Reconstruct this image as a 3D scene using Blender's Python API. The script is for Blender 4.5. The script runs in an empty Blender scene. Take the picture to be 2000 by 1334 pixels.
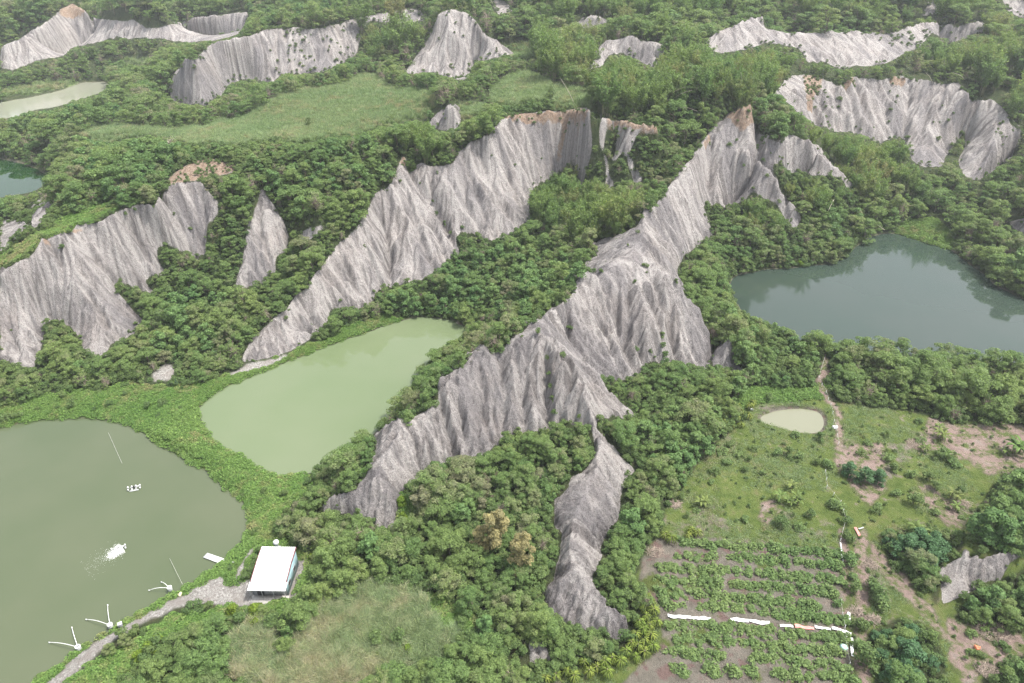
import bpy, math, random
import numpy as np
from mathutils import Vector, Matrix, Euler

scene = bpy.context.scene
# ------------------------------------------------------------------ camera
CAM_H, PITCH, FOC = 100.0, math.radians(33.0), 1334.0
cam_data = bpy.data.cameras.new('camera')
cam_data.sensor_width = 36.0
cam_data.lens = 24.0
cam_data.clip_start = 1.0
cam_data.clip_end = 6000.0
cam = bpy.data.objects.new('camera', cam_data)
scene.collection.objects.link(cam)
cam.location = (0, 0, CAM_H)
cam.rotation_euler = (math.pi/2 - PITCH, 0, 0)
scene.camera = cam
# ------------------------------------------------------------------ world, sun, exposure
SUN_EL, SUN_AZ = math.radians(66), math.radians(90)      # azimuth clockwise from +y (view direction)
world = bpy.data.worlds.new('World')
scene.world = world
world.use_nodes = True
wn = world.node_tree
sky = wn.nodes.new('ShaderNodeTexSky')
sky.sky_type = 'NISHITA'
sky.sun_disc = False
sky.sun_elevation = SUN_EL
sky.sun_rotation = SUN_AZ
sky.air_density = 1.0
sky.dust_density = 4.0
sky.ozone_density = 1.0
hs = wn.nodes.new('ShaderNodeHueSaturation')            # thin white overcast: the blue is washed out
hs.inputs['Saturation'].default_value = 0.35
wn.links.new(sky.outputs[0], hs.inputs['Color'])
wn.links.new(hs.outputs[0], wn.nodes['Background'].inputs[0])
wn.nodes['Background'].inputs[1].default_value = 0.15
sun_d = bpy.data.lights.new('sun', 'SUN')
sun_d.energy = 2.35
sun_d.angle = math.radians(4.0)
sun_d.color = (1.0, 0.95, 0.88)
sun = bpy.data.objects.new('sun', sun_d)
scene.collection.objects.link(sun)
sdir = Vector((math.sin(SUN_AZ)*math.cos(SUN_EL), math.cos(SUN_AZ)*math.cos(SUN_EL), math.sin(SUN_EL)))
sun.rotation_euler = sdir.to_track_quat('Z', 'Y').to_euler()
sun.location = (200, 200, 300)
scene.view_settings.view_transform = 'Standard'
scene.view_settings.look = 'None'
scene.view_settings.exposure = 1.18
scene.view_settings.gamma = 1.0
scene.cycles.max_bounces = 6
scene.cycles.diffuse_bounces = 3
scene.cycles.glossy_bounces = 2
scene.cycles.transmission_bounces = 2
scene.cycles.volume_bounces = 0
scene.cycles.use_denoising = True
scene.cycles.denoising_prefilter = 'NONE'

# ------------------------------------------------------------------ helpers: pixel -> world
SP, CP = math.sin(PITCH), math.cos(PITCH)
def W(X, Y, z):
    """world point at height z that the photograph shows at X, Y (2000 x 1334)."""
    dx, dy = (X-1000)/FOC, (667-Y)/FOC
    d = (dx, CP + dy*SP, -SP + dy*CP)
    t = (z-CAM_H)/d[2]
    return (d[0]*t, d[1]*t, z)
def project(x, y, z):
    zc = y*CP + (CAM_H-z)*SP
    zc = np.maximum(zc, 1e-3)
    return 1000 + FOC*x/zc, 667 - FOC*(y*SP - (CAM_H-z)*CP)/zc

# ------------------------------------------------------------------ fan grid
RES = 0.0014
Y0 = 100.0
NR = int(math.log(1080/Y0)/RES)//16*16 + 1
KM = 0.86
NC = int(2*KM/RES)//16*16 + 1
rowY = Y0*np.exp(np.arange(NR)*RES)                 # y + 65
colK = (np.arange(NC)-(NC-1)/2)*RES
GY = np.repeat((rowY-65)[:, None], NC, 1).astype(np.float32)
GX = (rowY[:, None]*colK[None, :]).astype(np.float32)
def ij(x, y):
    """world -> fractional grid index (row, column)."""
    Yp = np.maximum(np.asarray(y)+65.0, 1.0)
    return np.log(Yp/Y0)/RES, np.asarray(x)/Yp/RES + (NC-1)/2
def bil(F, r, c):
    r = np.clip(r, 0, F.shape[0]-1.001); c = np.clip(c, 0, F.shape[1]-1.001)
    i = r.astype(np.int32); j = c.astype(np.int32)
    a = (r-i).astype(np.float32); b = (c-j).astype(np.float32)
    f = F.ravel(); n = F.shape[1]; k = i*n+j
    return (f[k]*(1-b)+f[k+1]*b)*(1-a) + (f[k+n]*(1-b)+f[k+n+1]*b)*a
rng = np.random.default_rng(7)
NT = rng.random((512, 512)).astype(np.float32)
def vnoise(x, y, s, ox=0.0):
    """smooth value noise 0..1 with cell size s."""
    x = np.asarray(x)/s + 1000.3 + ox; y = np.asarray(y)/s + 1000.7 + ox*1.7
    i = np.floor(x).astype(np.int64); j = np.floor(y).astype(np.int64)
    a = (x-i).astype(np.float32); b = (y-j).astype(np.float32)
    a = a*a*(3-2*a); b = b*b*(3-2*b)
    i0 = i & 511; i1 = (i+1) & 511; j0 = j & 511; j1 = (j+1) & 511
    return (NT[i0, j0]*(1-a)+NT[i1, j0]*a)*(1-b) + (NT[i0, j1]*(1-a)+NT[i1, j1]*a)*b
def fbm(x, y, s, oct=4, ox=0.0):
    v = 0; w = 1; t = 0
    for k in range(oct):
        v = v + w*vnoise(x, y, s/2**k, ox+k*17.3); t += w; w *= 0.55
    return v/t

# ------------------------------------------------------------------ traced landforms: (X, Y, height)
LINES = [
 # front peak and its left arm
 [(1058,624,25.5),(1046,626,26),(1028,643,24.5),(1000,661,24),(975,690,21.5),(962,690,21.5),(947,678,23),(930,692,21.5),(916,703,21),(891,724,19.5),(856,765,17),(846,794,15),(815,811,13.6),(797,825,13.2),(779,818,14.6),(765,835,13),(760,880,10.5),(745,905,9.5),(737,932,8.5),(713,945,7.2),(688,967,5.8),(650,974,4.6),(616,1000,2.2)],
 [(737,932,8.5),(755,965,6.5),(772,1005,4)],
 # peak down the saddle and along the thin front arm
 [(1046,626,26),(1062,655,25),(1085,675,23.8),(1105,700,22),(1130,740,19.5),(1150,790,16.5),(1160,830,14.2),(1171,867,13),(1166,915,11.5),(1143,968,10.2),(1130,995,9.6),(1119,1030,8.8),(1115,1066,8.2),(1119,1112,7.6),(1147,1147,6),(1189,1189,4.6),(1224,1222,3)],
 [(1119,1112,7.6),(1090,1140,5.8),(1060,1164,3)],
 # saddle from peak to the main ridge, main crest
 [(1058,624,25.5),(1066,614,23.5),(1080,607,23.5),(1094,598,24),(1107,584,24.6),(1119,570,25),(1130,540,26.3),(1147,532,26.5),(1180,530,26.5),(1200,522,26.2),(1225,495,26),(1245,475,27),(1259,448,27.4),(1256,425,27.2),(1260,404,29),(1266,415,27.6),(1280,397,28),(1294,385,28.4),(1312,360,28.7),(1325,338,30.2),(1331,335,30.2),(1338,345,29.6),(1363,292,33.4),(1388,257,36.5),(1419,228,39.2),(1450,212,41),(1468,208,41.2)],
 [(1145,514,20),(1168,496,20),(1155,480,18),(1196,461,21),(1238,447,25.5),(1256,438,27.2)],
 [(1250,470,27),(1264,500,26),(1290,531,25),(1312,536,24.6),(1325,545,23),(1330,565,21),(1345,590,17.5),(1366,608,14),(1382,645,9),(1393,682,4.5)],
 [(1130,540,26.3),(1110,585,24),(1104,615,20),(1106,648,16.5),(1116,680,14.5),(1150,715,12),(1171,742,10)],
 [(1200,525,26),(1205,560,22.5),(1200,600,18),(1205,650,13),(1225,700,9),(1245,729,6.5)],
 [(1210,515,26),(1245,560,23),(1265,610,18.5),(1275,660,12.5),(1288,700,7)],
 [(1312,538,24.5),(1310,580,19.5),(1305,640,12.5),(1318,700,6)],
 [(1393,684,4),(1380,722,4),(1346,714,5),(1301,704,6),(1245,731,6),(1196,741,8),(1171,746,9.5)],
 # front faces: feet
 [(1171,746,9.5),(1189,773,7.8),(1231,801,4.8),(1246,818,3.6),(1195,826,8.5),(1178,840,9.5),(1189,864,8.5),(1210,890,6.5),(1242,920,4),(1227,932,4),(1213,965,3.4),(1210,1007,3.2),(1189,1038,3.4),(1175,1063,3.6),(1175,1091,3.8),(1157,1119,4),(1166,1154,3),(1196,1189,2.5),(1226,1213,2.2),(1229,1236,2),(1203,1254,2),(1175,1236,2),(1119,1229,2),(1077,1203,2),(1070,1183,2.4),(1054,1164,2.6),(1082,1133,3.4),(1091,1091,4),(1098,1042,4.6),(1080,1021,4.5),(1086,975,6),(1108,955,7),(1115,933,7.5),(1143,914,8.5),(1160,893,9.5),(1162,860,11),(1152,835,12.5),(1136,826,12),(1098,826,10.5),(1070,838,9.5),(1053,845,9),(1014,851,8.2),(986,852,8),(965,870,7.4),(951,888,7),(905,898,5.8),(874,903,5.2),(818,924,4.4),(783,958,3.8),(776,1007,3),(766,1040,2.4),(734,1026,2.2),(688,1009,2),(650,1004,1.8),(616,1001,1.8)],
 # rib on the front face left of the central shrub gully
 [(1070,838,9.5),(1073,780,14),(1068,720,19),(1062,680,22.5)],
 [(1075,720,20),(1100,780,15.5),(1115,825,12)],
 [(947,678,23),(935,740,18),(940,800,12.5),(965,868,7.5)],
 [(1000,661,24),(1010,720,19.5),(1020,780,14),(1030,846,8.6)],
 [(856,765,17),(865,810,12.5),(890,897,5.6)],
 # left bank of green pond behind the front peak (hidden behind trees)
 [(990,640,6),(940,670,3.5),(880,710,2.2),(820,755,1.6),(770,810,1.5),(720,860,1.5),(660,915,1.5),(600,950,1.5)],
 # valley floor from the green pond up to the bamboo
 [(860,640,1.3),(930,600,3),(1000,545,7),(1045,490,10.5),(1075,440,13),(1100,400,15.5),(1130,360,19)],
 [(1080,590,9),(1100,540,11),(1130,490,14),(1180,440,18),(1230,420,20),(1270,380,23),(1310,340,26),(1350,290,30)],
 [(870,625,1.2),(800,612,1.4),(745,612,1.6),(690,632,1.6)],
 # right foot of the main ridge and thicket beside the lake
 [(1395,690,4),(1372,640,5.5),(1350,600,7.5),(1337,560,9),(1337,520,10),(1365,488,10.5),(1395,465,11),(1392,430,13),(1376,400,17)],
 [(1395,465,11),(1440,440,11),(1500,440,10.5),(1552,453,11)],
 [(1430,520,5),(1500,500,5.5),(1600,490,5),(1680,440,6),(1760,415,5)],
 # spurs above the lake
 [(1440,262,35.5),(1457,301,31.5),(1478,314,29.5),(1499,325,27.3),(1519,352,23.5),(1522,372,20.8),(1545,396,16.5),(1566,428,12)],
 [(1455,225,39.5),(1478,240,37.5),(1500,262,35),(1524,272,34),(1541,261,34),(1580,276,31.5),(1600,299,28.5),(1620,320,24.5),(1643,337,21.3),(1671,367,15.5)],
 [(1475,262,34),(1490,300,29.5),(1510,322,26),(1526,345,22.5)],
 [(1388,270,34.5),(1380,330,26),(1378,395,18)],
 [(1415,404,14.5),(1440,394,15),(1468,378,16.5),(1499,388,15),(1517,396,14),(1533,421,12.5),(1552,450,11)],
 [(1526,345,20.5),(1560,345,19.5),(1600,352,17.5),(1650,362,15),(1671,369,14.5)],
 # rim and face of the cliff right of centre
 [(979,231,41.5),(1000,224,42),(1020,222,42),(1060,221,42.3),(1105,217,42.6),(1147,211,43.2),(1200,235,42),(1250,243,41.5),(1285,255,41)],
 [(979,231,41.5),(965,250,40.5),(951,266,39.5),(930,273,38.5),(905,293,35.5),(892,298,35),(886,318,33),(867,325,32),(855,320,32.6),(839,326,32),(825,315,33.2),(812,328,31.5),(797,342,30),(791,316,33.6),(786,312,34),(776,325,33)],
 [(935,275,38),(940,310,32),(955,350,26),(985,410,18.5),(1012,442,14.5)],
 [(855,320,32.5),(870,360,28),(905,400,21.5),(940,440,15.5),(960,466,12.2)],
 [(800,340,30),(820,368,26.5),(840,390,22.5),(868,440,15.5),(880,470,12.5),(895,493,10)],
 [(895,493,10),(925,470,11.5),(960,468,12),(1000,456,13),(1014,442,14),(1036,428,14),(1036,395,17),(1055,372,18),(1075,356,19),(1102,345,19.5),(1125,355,19.5),(1137,372,18.5),(1190,390,19),(1230,380,21.5)],
 [(1150,320,26),(1155,275,33),(1153,245,38)],
 [(1160,330,24.5),(1165,280,31),(1168,245,37.5)],
 [(1200,330,25.5),(1195,290,31),(1192,250,38)],
 # cliff left of centre
 [(776,325,33),(766,355,30),(752,368,28.8),(730,382,28),(712,415,25),(700,440,23),(680,460,21),(654,482,19),(640,507,17),(616,535,15),(602,559,13),(581,573,11.3),(560,605,9),(546,612,8.2),(507,647,5),(483,675,3),(470,703,1.4)],
 [(895,493,10),(867,521,8),(818,549,6),(744,563,4.6),(720,598,2.6),(695,607,2.3),(650,625,2),(630,641,1.9),(591,676,1.6),(546,694,1.4),(472,706,1.2)],
 [(730,382,28),(745,430,20),(760,500,10.5),(760,558,5)],
 [(752,368,28.8),(790,420,21.5),(830,480,13),(850,528,7.2)],
 # pyramid between gullies
 [(511,366,33),(509,400,28.5),(505,460,21.5),(490,520,14),(475,562,9)],
 [(511,366,33),(535,400,28),(548,440,23),(552,470,19.5)],
 [(483,448,24),(480,475,20.5),(465,528,13),(457,568,8.5),(490,562,8.8),(518,554,9.5),(540,532,11.5),(541,505,14.5),(561,494,15.5),(564,458,20),(556,430,23.5),(545,400,27)],
 # gullies left and right of it
 [(455,400,30),(440,430,25.5),(430,500,15),(405,565,8),(395,640,3.5),(380,690,1.6)],
 [(620,400,32),(590,430,25),(568,500,14),(540,570,8),(495,630,4.2),(455,690,1.8)],
 [(590,430,25),(640,435,23.5),(690,400,27.5),(720,360,32)],
 # big left cliff: rim
 [(0,538,22),(35,511,24.8),(63,500,26),(81,465,29.4),(95,470,28.6),(123,457,29.8),(140,455,29.8),(150,437,31.2),(196,434,31.8),(224,417,33),(266,399,34.4),(305,402,34),(329,364,36.8),(360,356,37.2),(392,354,37),(404,372,34.5),(427,395,31)],
 [(427,395,31),(424,424,27),(400,440,24.8),(398,480,18.5),(385,514,14),(371,492,17),(354,494,17.5),(330,486,19.3),(306,480,20.5),(305,500,17.5),(326,535,12.2),(294,540,12.5),(280,547,12),(308,575,8.2),(273,567,10),(233,549,13.5),(226,568,12),(256,598,8.2),(280,627,5),(259,655,4),(217,673,3.4),(207,696,2.8),(165,690,3.2),(150,660,4.6),(138,637,6.4),(105,624,7.4),(86,640,6),(80,675,3.8),(67,703,2.6),(68,724,2),(35,716,2.2),(0,712,2.2)],
 [(88,465,29),(110,490,26),(124,505,24),(150,552,18.3),(182,606,11.5),(215,640,7),(241,655,4.6)],
 [(140,458,29.5),(180,500,22.8),(212,535,16.8),(228,557,12.8)],
 [(152,440,31),(196,478,25),(245,525,17),(290,560,10.5),(303,572,8.8)],
 [(224,420,32.5),(262,455,25.5),(290,500,18.5),(300,530,14.5)],
 [(250,405,33.8),(300,450,25.5),(325,482,20)],
 [(310,390,34),(350,430,27),(375,480,19)],
 [(392,356,36.5),(398,400,30),(404,440,24.5)],
 # plateau behind the cliff
 [(330,330,37.2),(420,315,38),(470,320,37.8),(560,320,38),(680,300,38),(780,290,37),(860,280,36),(930,262,39)],
 [(420,282,35),(560,262,35.5),(700,240,35.5),(840,215,34.5),(950,215,37)],
 [(518,203,31),(600,178,31),(706,150,30.5),(770,170,31.5),(853,190,33.5),(900,205,35.5)],
 [(870,206,36.8),(879,203,37.2),(888,210,36)],
 [(825,248,31),(862,256,28.5),(895,256,28.5),(902,232,31)],
 [(780,300,32),(830,270,29),(890,268,29.5),(930,248,33)],
 [(300,250,27),(220,262,25),(150,268,22),(80,262,12)],
 [(245,243,24),(350,250,28),(440,240,30)],
 # slope between the big left cliff and the far-left pond
 [(60,458,26),(100,400,28),(160,360,30),(230,320,33)],
 [(0,470,20),(40,440,19),(62,420,18)],
 [(0,398,5.5),(60,382,5.5),(98,352,5.5),(96,335,5.5),(60,318,6),(0,305,6)],
 [(0,440,9),(20,420,8.5)],
 # ridges in the distance, left
 [(0,89,27),(38,75,30),(63,60,32),(98,38,36),(115,20,39),(140,8,41.5),(165,20,39),(186,35,34.5),(205,40,32.5),(224,42,32),(259,38,33),(287,57,27.5),(315,54,28.5),(329,49,30),(345,43,32),(385,36,35),(420,31,37),(450,27,38),(483,24,39.5)],
 [(0,135,11),(28,136,11.5),(70,122,13),(122,108,15),(140,92,17),(189,85,17.5),(217,82,15.5),(266,82,15.5),(315,86,15),(371,94,15),(420,92,17),(448,84,20),(468,76,23)],
 [(200,45,22),(300,62,20),(330,52,24)],
 [(200,20,40),(300,0,50)],
 [(0,170,9),(80,150,10),(170,150,10),(260,130,14),(360,105,22)],
 [(0,230,8.5),(80,222,8.5),(170,205,9),(230,180,10),(215,160,9.5)],
 # middle-distance ridge
 [(336,160,22),(360,117,35.5),(378,119,35.5),(402,94,39.5),(424,82,42),(452,79,42.5),(490,70,44),(518,58,46),(539,54,46.5),(574,52,47),(602,57,46),(640,51,47),(682,38,48.5),(700,35,49),(740,26,50),(800,19,51.5),(830,22,51)],
 [(327,175,17),(336,197,14.5),(360,204,14.5),(402,211,14.5),(418,192,17),(437,183,18),(438,171,20),(465,158,22),(490,155,22.5),(532,164,22),(540,151,24),(560,144,25.5),(609,144,26),(630,141,26.5),(672,122,29),(700,108,31),(760,70,40)],
 [(440,230,23),(520,190,23.5),(600,170,26),(680,135,28.5),(760,140,29.5)],
 # pyramid behind the meadow
 [(846,56,47),(856,30,52.5),(865,22,54),(881,17,55),(895,18,54.6),(909,23,53.5),(930,42,50),(947,66,46),(972,84,42),(1007,106,37)],
 [(846,56,47),(832,82,42),(804,122,34),(790,144,30.5)],
 [(790,144,30.5),(850,144,30),(874,151,29),(916,155,28.5),(921,131,31.5),(940,120,33),(986,110,35.5),(1007,107,36)],
 [(881,17,55),(885,70,44.5),(880,125,33)],
 [(1007,107,36),(1060,130,38),(1120,160,41),(1180,200,43)],
 # forest slopes top centre / right
 [(1000,165,37),(1080,185,39.5),(1150,195,42.5)],
 [(1300,170,43.5),(1400,180,44),(1500,160,42)],
 [(1164,98,45),(1185,80,48.5),(1212,75,49.5),(1236,67,51),(1252,80,48.8),(1276,80,49),(1301,91,47)],
 [(1133,130,41),(1180,128,41.5),(1245,116,42.5),(1282,134,40.5)],
 [(1105,57,46),(1140,30,52),(1175,30,52)],
 [(1119,60,45),(1168,53,47),(1195,45,49)],
 [(1380,80,48),(1412,56,52),(1440,49,53),(1468,34,55),(1489,31,55.5),(1500,55,51),(1552,66,49),(1615,63,48.5),(1664,63,48),(1720,66,47.5),(1765,58,48),(1797,47,49),(1825,44,49.5),(1874,51,48),(1909,39,50),(1945,44,50)],
 [(1380,114,40),(1454,112,37.5),(1520,114,36),(1580,142,29.5),(1646,154,27),(1700,148,27),(1762,126,31),(1818,84,40),(1880,98,38.5),(1945,74,43)],
 # right cliff
 [(1490,170,42),(1510,182,40),(1538,150,40),(1566,147,40),(1608,152,39.5),(1643,170,37.5),(1664,150,39.5),(1706,153,39),(1755,149,39),(1804,153,38.5),(1842,163,37.5),(1874,160,38),(1895,195,34),(1920,196,33.5),(1940,195,33.5),(1965,217,30.5),(1985,240,27.5),(2060,280,24)],
 [(1490,170,42),(1550,125,41),(1650,128,40.5),(1750,125,40.5),(1850,135,40),(1950,150,39),(2100,170,38)],
 [(1524,190,38),(1548,211,34),(1587,242,27),(1629,256,23),(1671,260,21.5),(1702,272,19.5),(1720,281,18.3),(1737,271,19),(1765,267,18.5),(1780,312,15),(1797,326,14),(1839,326,13.5),(1846,309,14.5),(1884,254,19.5),(1888,280,17),(1875,315,14),(1881,343,12.5),(1909,354,11.8),(1947,326,13),(1973,315,13.5),(2010,270,17)],
 [(1965,218,30.5),(1948,260,24.5),(1930,310,17.5),(1912,350,12.2)],
 [(1755,152,38.5),(1770,210,28.5),(1800,270,20),(1815,324,14)],
 [(1650,172,36.5),(1690,220,28.5),(1718,278,18.8)],
 [(1720,290,16),(1680,330,15.5),(1700,380,10),(1780,360,11),(1860,370,10)],
 # lake surrounds
 [(1870,480,4),(1930,520,3.6),(2000,560,3.4),(2100,620,3.4)],
 [(1900,430,6.5),(2000,450,9)],
 [(1968,437,8),(2000,423,12),(2040,410,16)],
 [(1440,640,4),(1560,680,3.6),(1700,700,3.6),(1850,715,3.6),(2000,720,3.6),(2150,720,3.6)],
 [(1400,760,3.8),(1500,775,3.4),(1650,770,3.4),(1800,790,3.4),(2000,830,3.4),(2150,840,3.4)],
 [(1422,664,10),(1418,690,7.5),(1412,720,4)],[(1394,700,5),(1391,720,4),(1443,720,3.8),(1468,737,3.6)],[(1436,685,6),(1440,700,5)],
 # small eroded bank bottom right
 [(1881,1070,6.3),(1902,1084,6.2),(1930,1090,6.2),(1965,1080,6.6),(1986,1077,6.8),(2010,1085,6.4)],[(1885,1050,6.4),(1930,1060,6.4),(1990,1055,6.8)],
 [(1835,1115,3.6),(1842,1178,3),(1867,1171,3),(1897,1158,3.2),(1930,1137,3.6),(1956,1133,4)],
 [(1870,1010,4),(1940,1020,5),(2020,1020,6)],
 [(1031,1252,3.4),(1046,1250,4),(1060,1252,3.4)],[(1035,1302,2),(1077,1288,2)],
 # low ground
 [(1260,800,4.5),(1300,850,3.6),(1290,950,3.2),(1260,1050,3),(1250,1150,2.4)],
 [(1000,900,7.5),(1040,950,6),(1000,1050,4.5),(900,1000,4.5),(850,1100,3.2),(1000,1200,2.8),(700,1100,2),(800,1250,2.2),(650,1300,2)],
 [(600,1060,1.6),(580,1150,1.4),(480,1160,1.3),(440,1160,1.2)],
 [(0,775,1.6),(150,745,1.8),(250,725,1.8),(340,735,1.5),(430,735,1.4)],
 [(300,840,1.3),(380,880,1.4),(430,900,1.4),(500,960,1.4),(540,960,1.4),(505,1000,1.2),(490,1060,1.2)],
 [(270,780,1.3),(350,780,1.3),(360,830,1.3)],
 [(460,1120,1.1),(360,1175,1.1),(250,1230,1.1),(160,1290,1.1),(90,1340,1.1),(30,1390,1.1)],
 [(130,1345,1.5),(330,1220,1.6),(430,1185,1.4)],
]
# (x, y, z) lines outside what the photo shows, so the land goes on
WLINES = [
 [(-900,640,45),(-300,640,58),(0,560,78),(300,480,80),(900,480,80)],
 [(-900,900,120),(0,900,130),(900,900,130)],
 [(-80,36,2),(0,36,2),(90,36,3)],
 [(-150,36,0.5),(-150,80,0.5)],
 [(-400,300,8),(-300,250,12),(-220,180,20),(-170,130,3),(-150,110,1)],
 [(120,60,4),(150,100,6),(190,160,4),(260,230,14),(330,300,30)],
]
PONDS = {   # outline in pixels, level
 'grey': ([(-400,900),(-100,850),(0,836),(60,823),(130,816),(190,815),(240,826),(290,852),(340,882),(400,918),(440,952),(476,980),(489,1000),(487,1030),(465,1068),(440,1095),(400,1125),(350,1155),(300,1185),(250,1212),(150,1272),(90,1316),(40,1355),(-80,1450),(-900,1450)], 0.0),
 'green': ([(383,797),(395,785),(440,757),(520,722),(600,692),(680,662),(760,632),(820,617),(870,622),(915,640),(905,665),(865,690),(830,720),(805,770),(775,815),(730,850),(690,880),(640,910),(600,925),(565,932),(535,930),(500,912),(450,882),(410,852),(387,818)], 0.6),
 'blue': ([(1420,560),(1440,536),(1500,526),(1560,522),(1640,512),(1665,490),(1690,468),(1720,456),(1760,456),(1800,474),(1860,488),(1900,520),(1950,560),(2000,585),(2150,640),(2150,720),(2000,716),(1880,712),(1800,708),(1700,700),(1600,682),(1520,655),(1450,615)], 2.4),
 'brown': ([(1470,815),(1500,800),(1560,795),(1600,799),(1616,815),(1619,835),(1610,850),(1580,851),(1520,840),(1480,827)], 2.4),
 'far': ([(-150,260),(-150,215),(0,200),(60,190),(120,176),(160,161),(205,160),(216,168),(195,182),(120,206),(60,217),(20,230)], 7.6),
 'dark': ([(-150,300),(0,310),(50,320),(80,334),(94,350),(80,368),(50,378),(0,386),(-150,400)], 4.6),
}
FLATS = [([(1300,1010),(1340,950),(1420,850),(1470,790),(1620,775),(1800,800),(2100,860),(2100,1000),(1900,1000),(1860,1060),(1820,1120),(1830,1200),(2000,1260),(2000,1400),(1140,1400),(1200,1290),(1270,1180),(1290,1080)], 3.0),
         ([(478,1150),(482,1070),(590,1070),(575,1165),(520,1180)], 1.3)]

def poly_world(pts, z):
    return np.array([W(X, Y, z)[:2] for X, Y in pts])
def in_poly(px, py, poly):
    poly = np.asarray(poly, float)
    x0, y0 = poly[:, 0], poly[:, 1]; x1, y1 = np.roll(x0, -1), np.roll(y0, -1)
    res = np.zeros(px.shape, bool)
    m = (px >= x0.min()) & (px <= x0.max()) & (py >= y0.min()) & (py <= y0.max())
    a, b = px[m], py[m]; r = np.zeros(a.shape, bool)
    for i in range(len(poly)):
        if y0[i] == y1[i]: continue
        c = ((y0[i] > b) != (y1[i] > b))
        r ^= c & (a < (x1[i]-x0[i])*(b-y0[i])/(y1[i]-y0[i]) + x0[i])
    res[m] = r
    return res
def wobble(poly, amp, step=1.0, seed=0):
    """densify a closed world outline and make it irregular."""
    out = []
    n = len(poly)
    for i in range(n):
        a, b = poly[i], poly[(i+1) % n]
        L = np.hypot(*(b-a)); k = max(1, int(L/step))
        t = np.arange(k)[:, None]/k
        out.append(a+(b-a)*t)
    out = np.concatenate(out)
    # round the corners a little
    for _ in range(6):
        out = 0.5*out + 0.25*(np.roll(out, 1, 0)+np.roll(out, -1, 0))
    dx = fbm(out[:, 0], out[:, 1], 5, 3, 3+seed)-0.5; dy = fbm(out[:, 0], out[:, 1], 5, 3, 40+seed)-0.5
    return out + np.stack([dx, dy], 1)*2*amp

# ------------------------------------------------------------------ heights: harmonic surface through the traced lines
pond_outline = {}
for k, (pts, z) in PONDS.items():
    pond_outline[k] = wobble(poly_world(pts, z), 0.8 if k != 'brown' else 0.4)
cz = np.zeros((NR, NC), np.float32); cw = np.zeros((NR, NC), np.float32)
def put(x, y, z):
    r, c = ij(x, y)
    i = np.rint(r).astype(int); j = np.rint(c).astype(int)
    ok = (i >= 0) & (i < NR) & (j >= 0) & (j < NC)
    np.add.at(cz, (i[ok], j[ok]), np.asarray(z)[ok]); np.add.at(cw, (i[ok], j[ok]), 1)
def put_line(P, jag=0.0):
    for a, b in zip(P[:-1], P[1:]):
        a, b = np.array(a), np.array(b)
        L = np.hypot(*(b-a)[:2]); k = max(2, int(L/(RES*(a[1]+65))*2.5))
        t = np.linspace(0, 1, k)[:, None]
        q = a+(b-a)*t
        put(q[:, 0], q[:, 1], q[:, 2] + jag*(fbm(q[:, 0], q[:, 1], 2.5, 3, 5)-0.5))
def ease(X, Y, z):
    """heights settled so that the faces stand at about forty-five degrees."""
    if Y < 215:
        if X < 500: return z-0.09*max(0, z-20)
        if X < 850: return z-0.13*max(0, z-26)
        if X > 1480 and Y > 125: return z-0.08*max(0, z-19)
        return z
    if X > 1480: return z-0.08*max(0, z-19)
    if X < 1040 or Y < 430:
        f = 0.18 if X < 650 else 0.18-0.09*min(1, (X-650)/300)
        if X > 1150: f = 0.08
        if Y > 850 and X > 1020: return z-0.3*max(0, z-5)
        if Y > 600 and X > 600: return z-0.15*max(0, z-7)
        return z-f*max(0, z-3)
    if 430 <= Y < 600: return z-0.15*max(0, z-5)
    if 850 < Y and X < 1240: return z-0.3*max(0, z-5)
    return z-0.15*max(0, z-7)
for L in LINES: put_line([W(X, Y, ease(X, Y, z)) for X, Y, z in L], 0.9)
for L in WLINES: put_line(L)
fixed = cw > 0
cz[fixed] /= cw[fixed]
for pts, z in FLATS:
    m = in_poly(GX, GY, poly_world(pts, z)) & ~fixed
    cz[m] = z + (fbm(GX[m], GY[m], 9, 3)-0.5)*0.5; fixed |= m
pond_mask = np.zeros((NR, NC), bool)
bank = {}
def offset(o, d):
    t = np.roll(o, -3, 0)-np.roll(o, 3, 0); t /= np.linalg.norm(t, axis=1)[:, None]+1e-9
    n = np.stack([t[:, 1], -t[:, 0]], 1)
    q = np.array(o); area = 0.5*np.sum(q[:, 0]*np.roll(q[:, 1], -1)-q[:, 1]*np.roll(q[:, 0], -1))
    return o+n*d*(1 if area > 0 else -1)
for k, o in pond_outline.items():
    m = in_poly(GX, GY, o); inn = in_poly(GX, GY, offset(o, -1.6))
    cz[m & ~inn] = 0; fixed[m & ~inn] = False
    cz[inn] = PONDS[k][1]-0.8; fixed |= inn; pond_mask |= m
    for dd, zz in ((0.0, 0.02), (1.1, 0.42)):
        q = offset(o, dd); r_, c_ = ij(q[:, 0], q[:, 1]); i_ = np.rint(r_).astype(int); j_ = np.rint(c_).astype(int)
        ok = (i_ >= 0) & (i_ < NR) & (j_ >= 0) & (j_ < NC)
        cz[i_[ok], j_[ok]] = PONDS[k][1]+zz; fixed[i_[ok], j_[ok]] = True
def solve(cz, fixed, h, it):
    for _ in range(it):
        p = np.pad(h, 1, mode='edge')
        a = 0.25*(p[:-2, 1:-1]+p[2:, 1:-1]+p[1:-1, :-2]+p[1:-1, 2:])
        h = np.where(fixed, cz, a)
    return h
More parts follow.
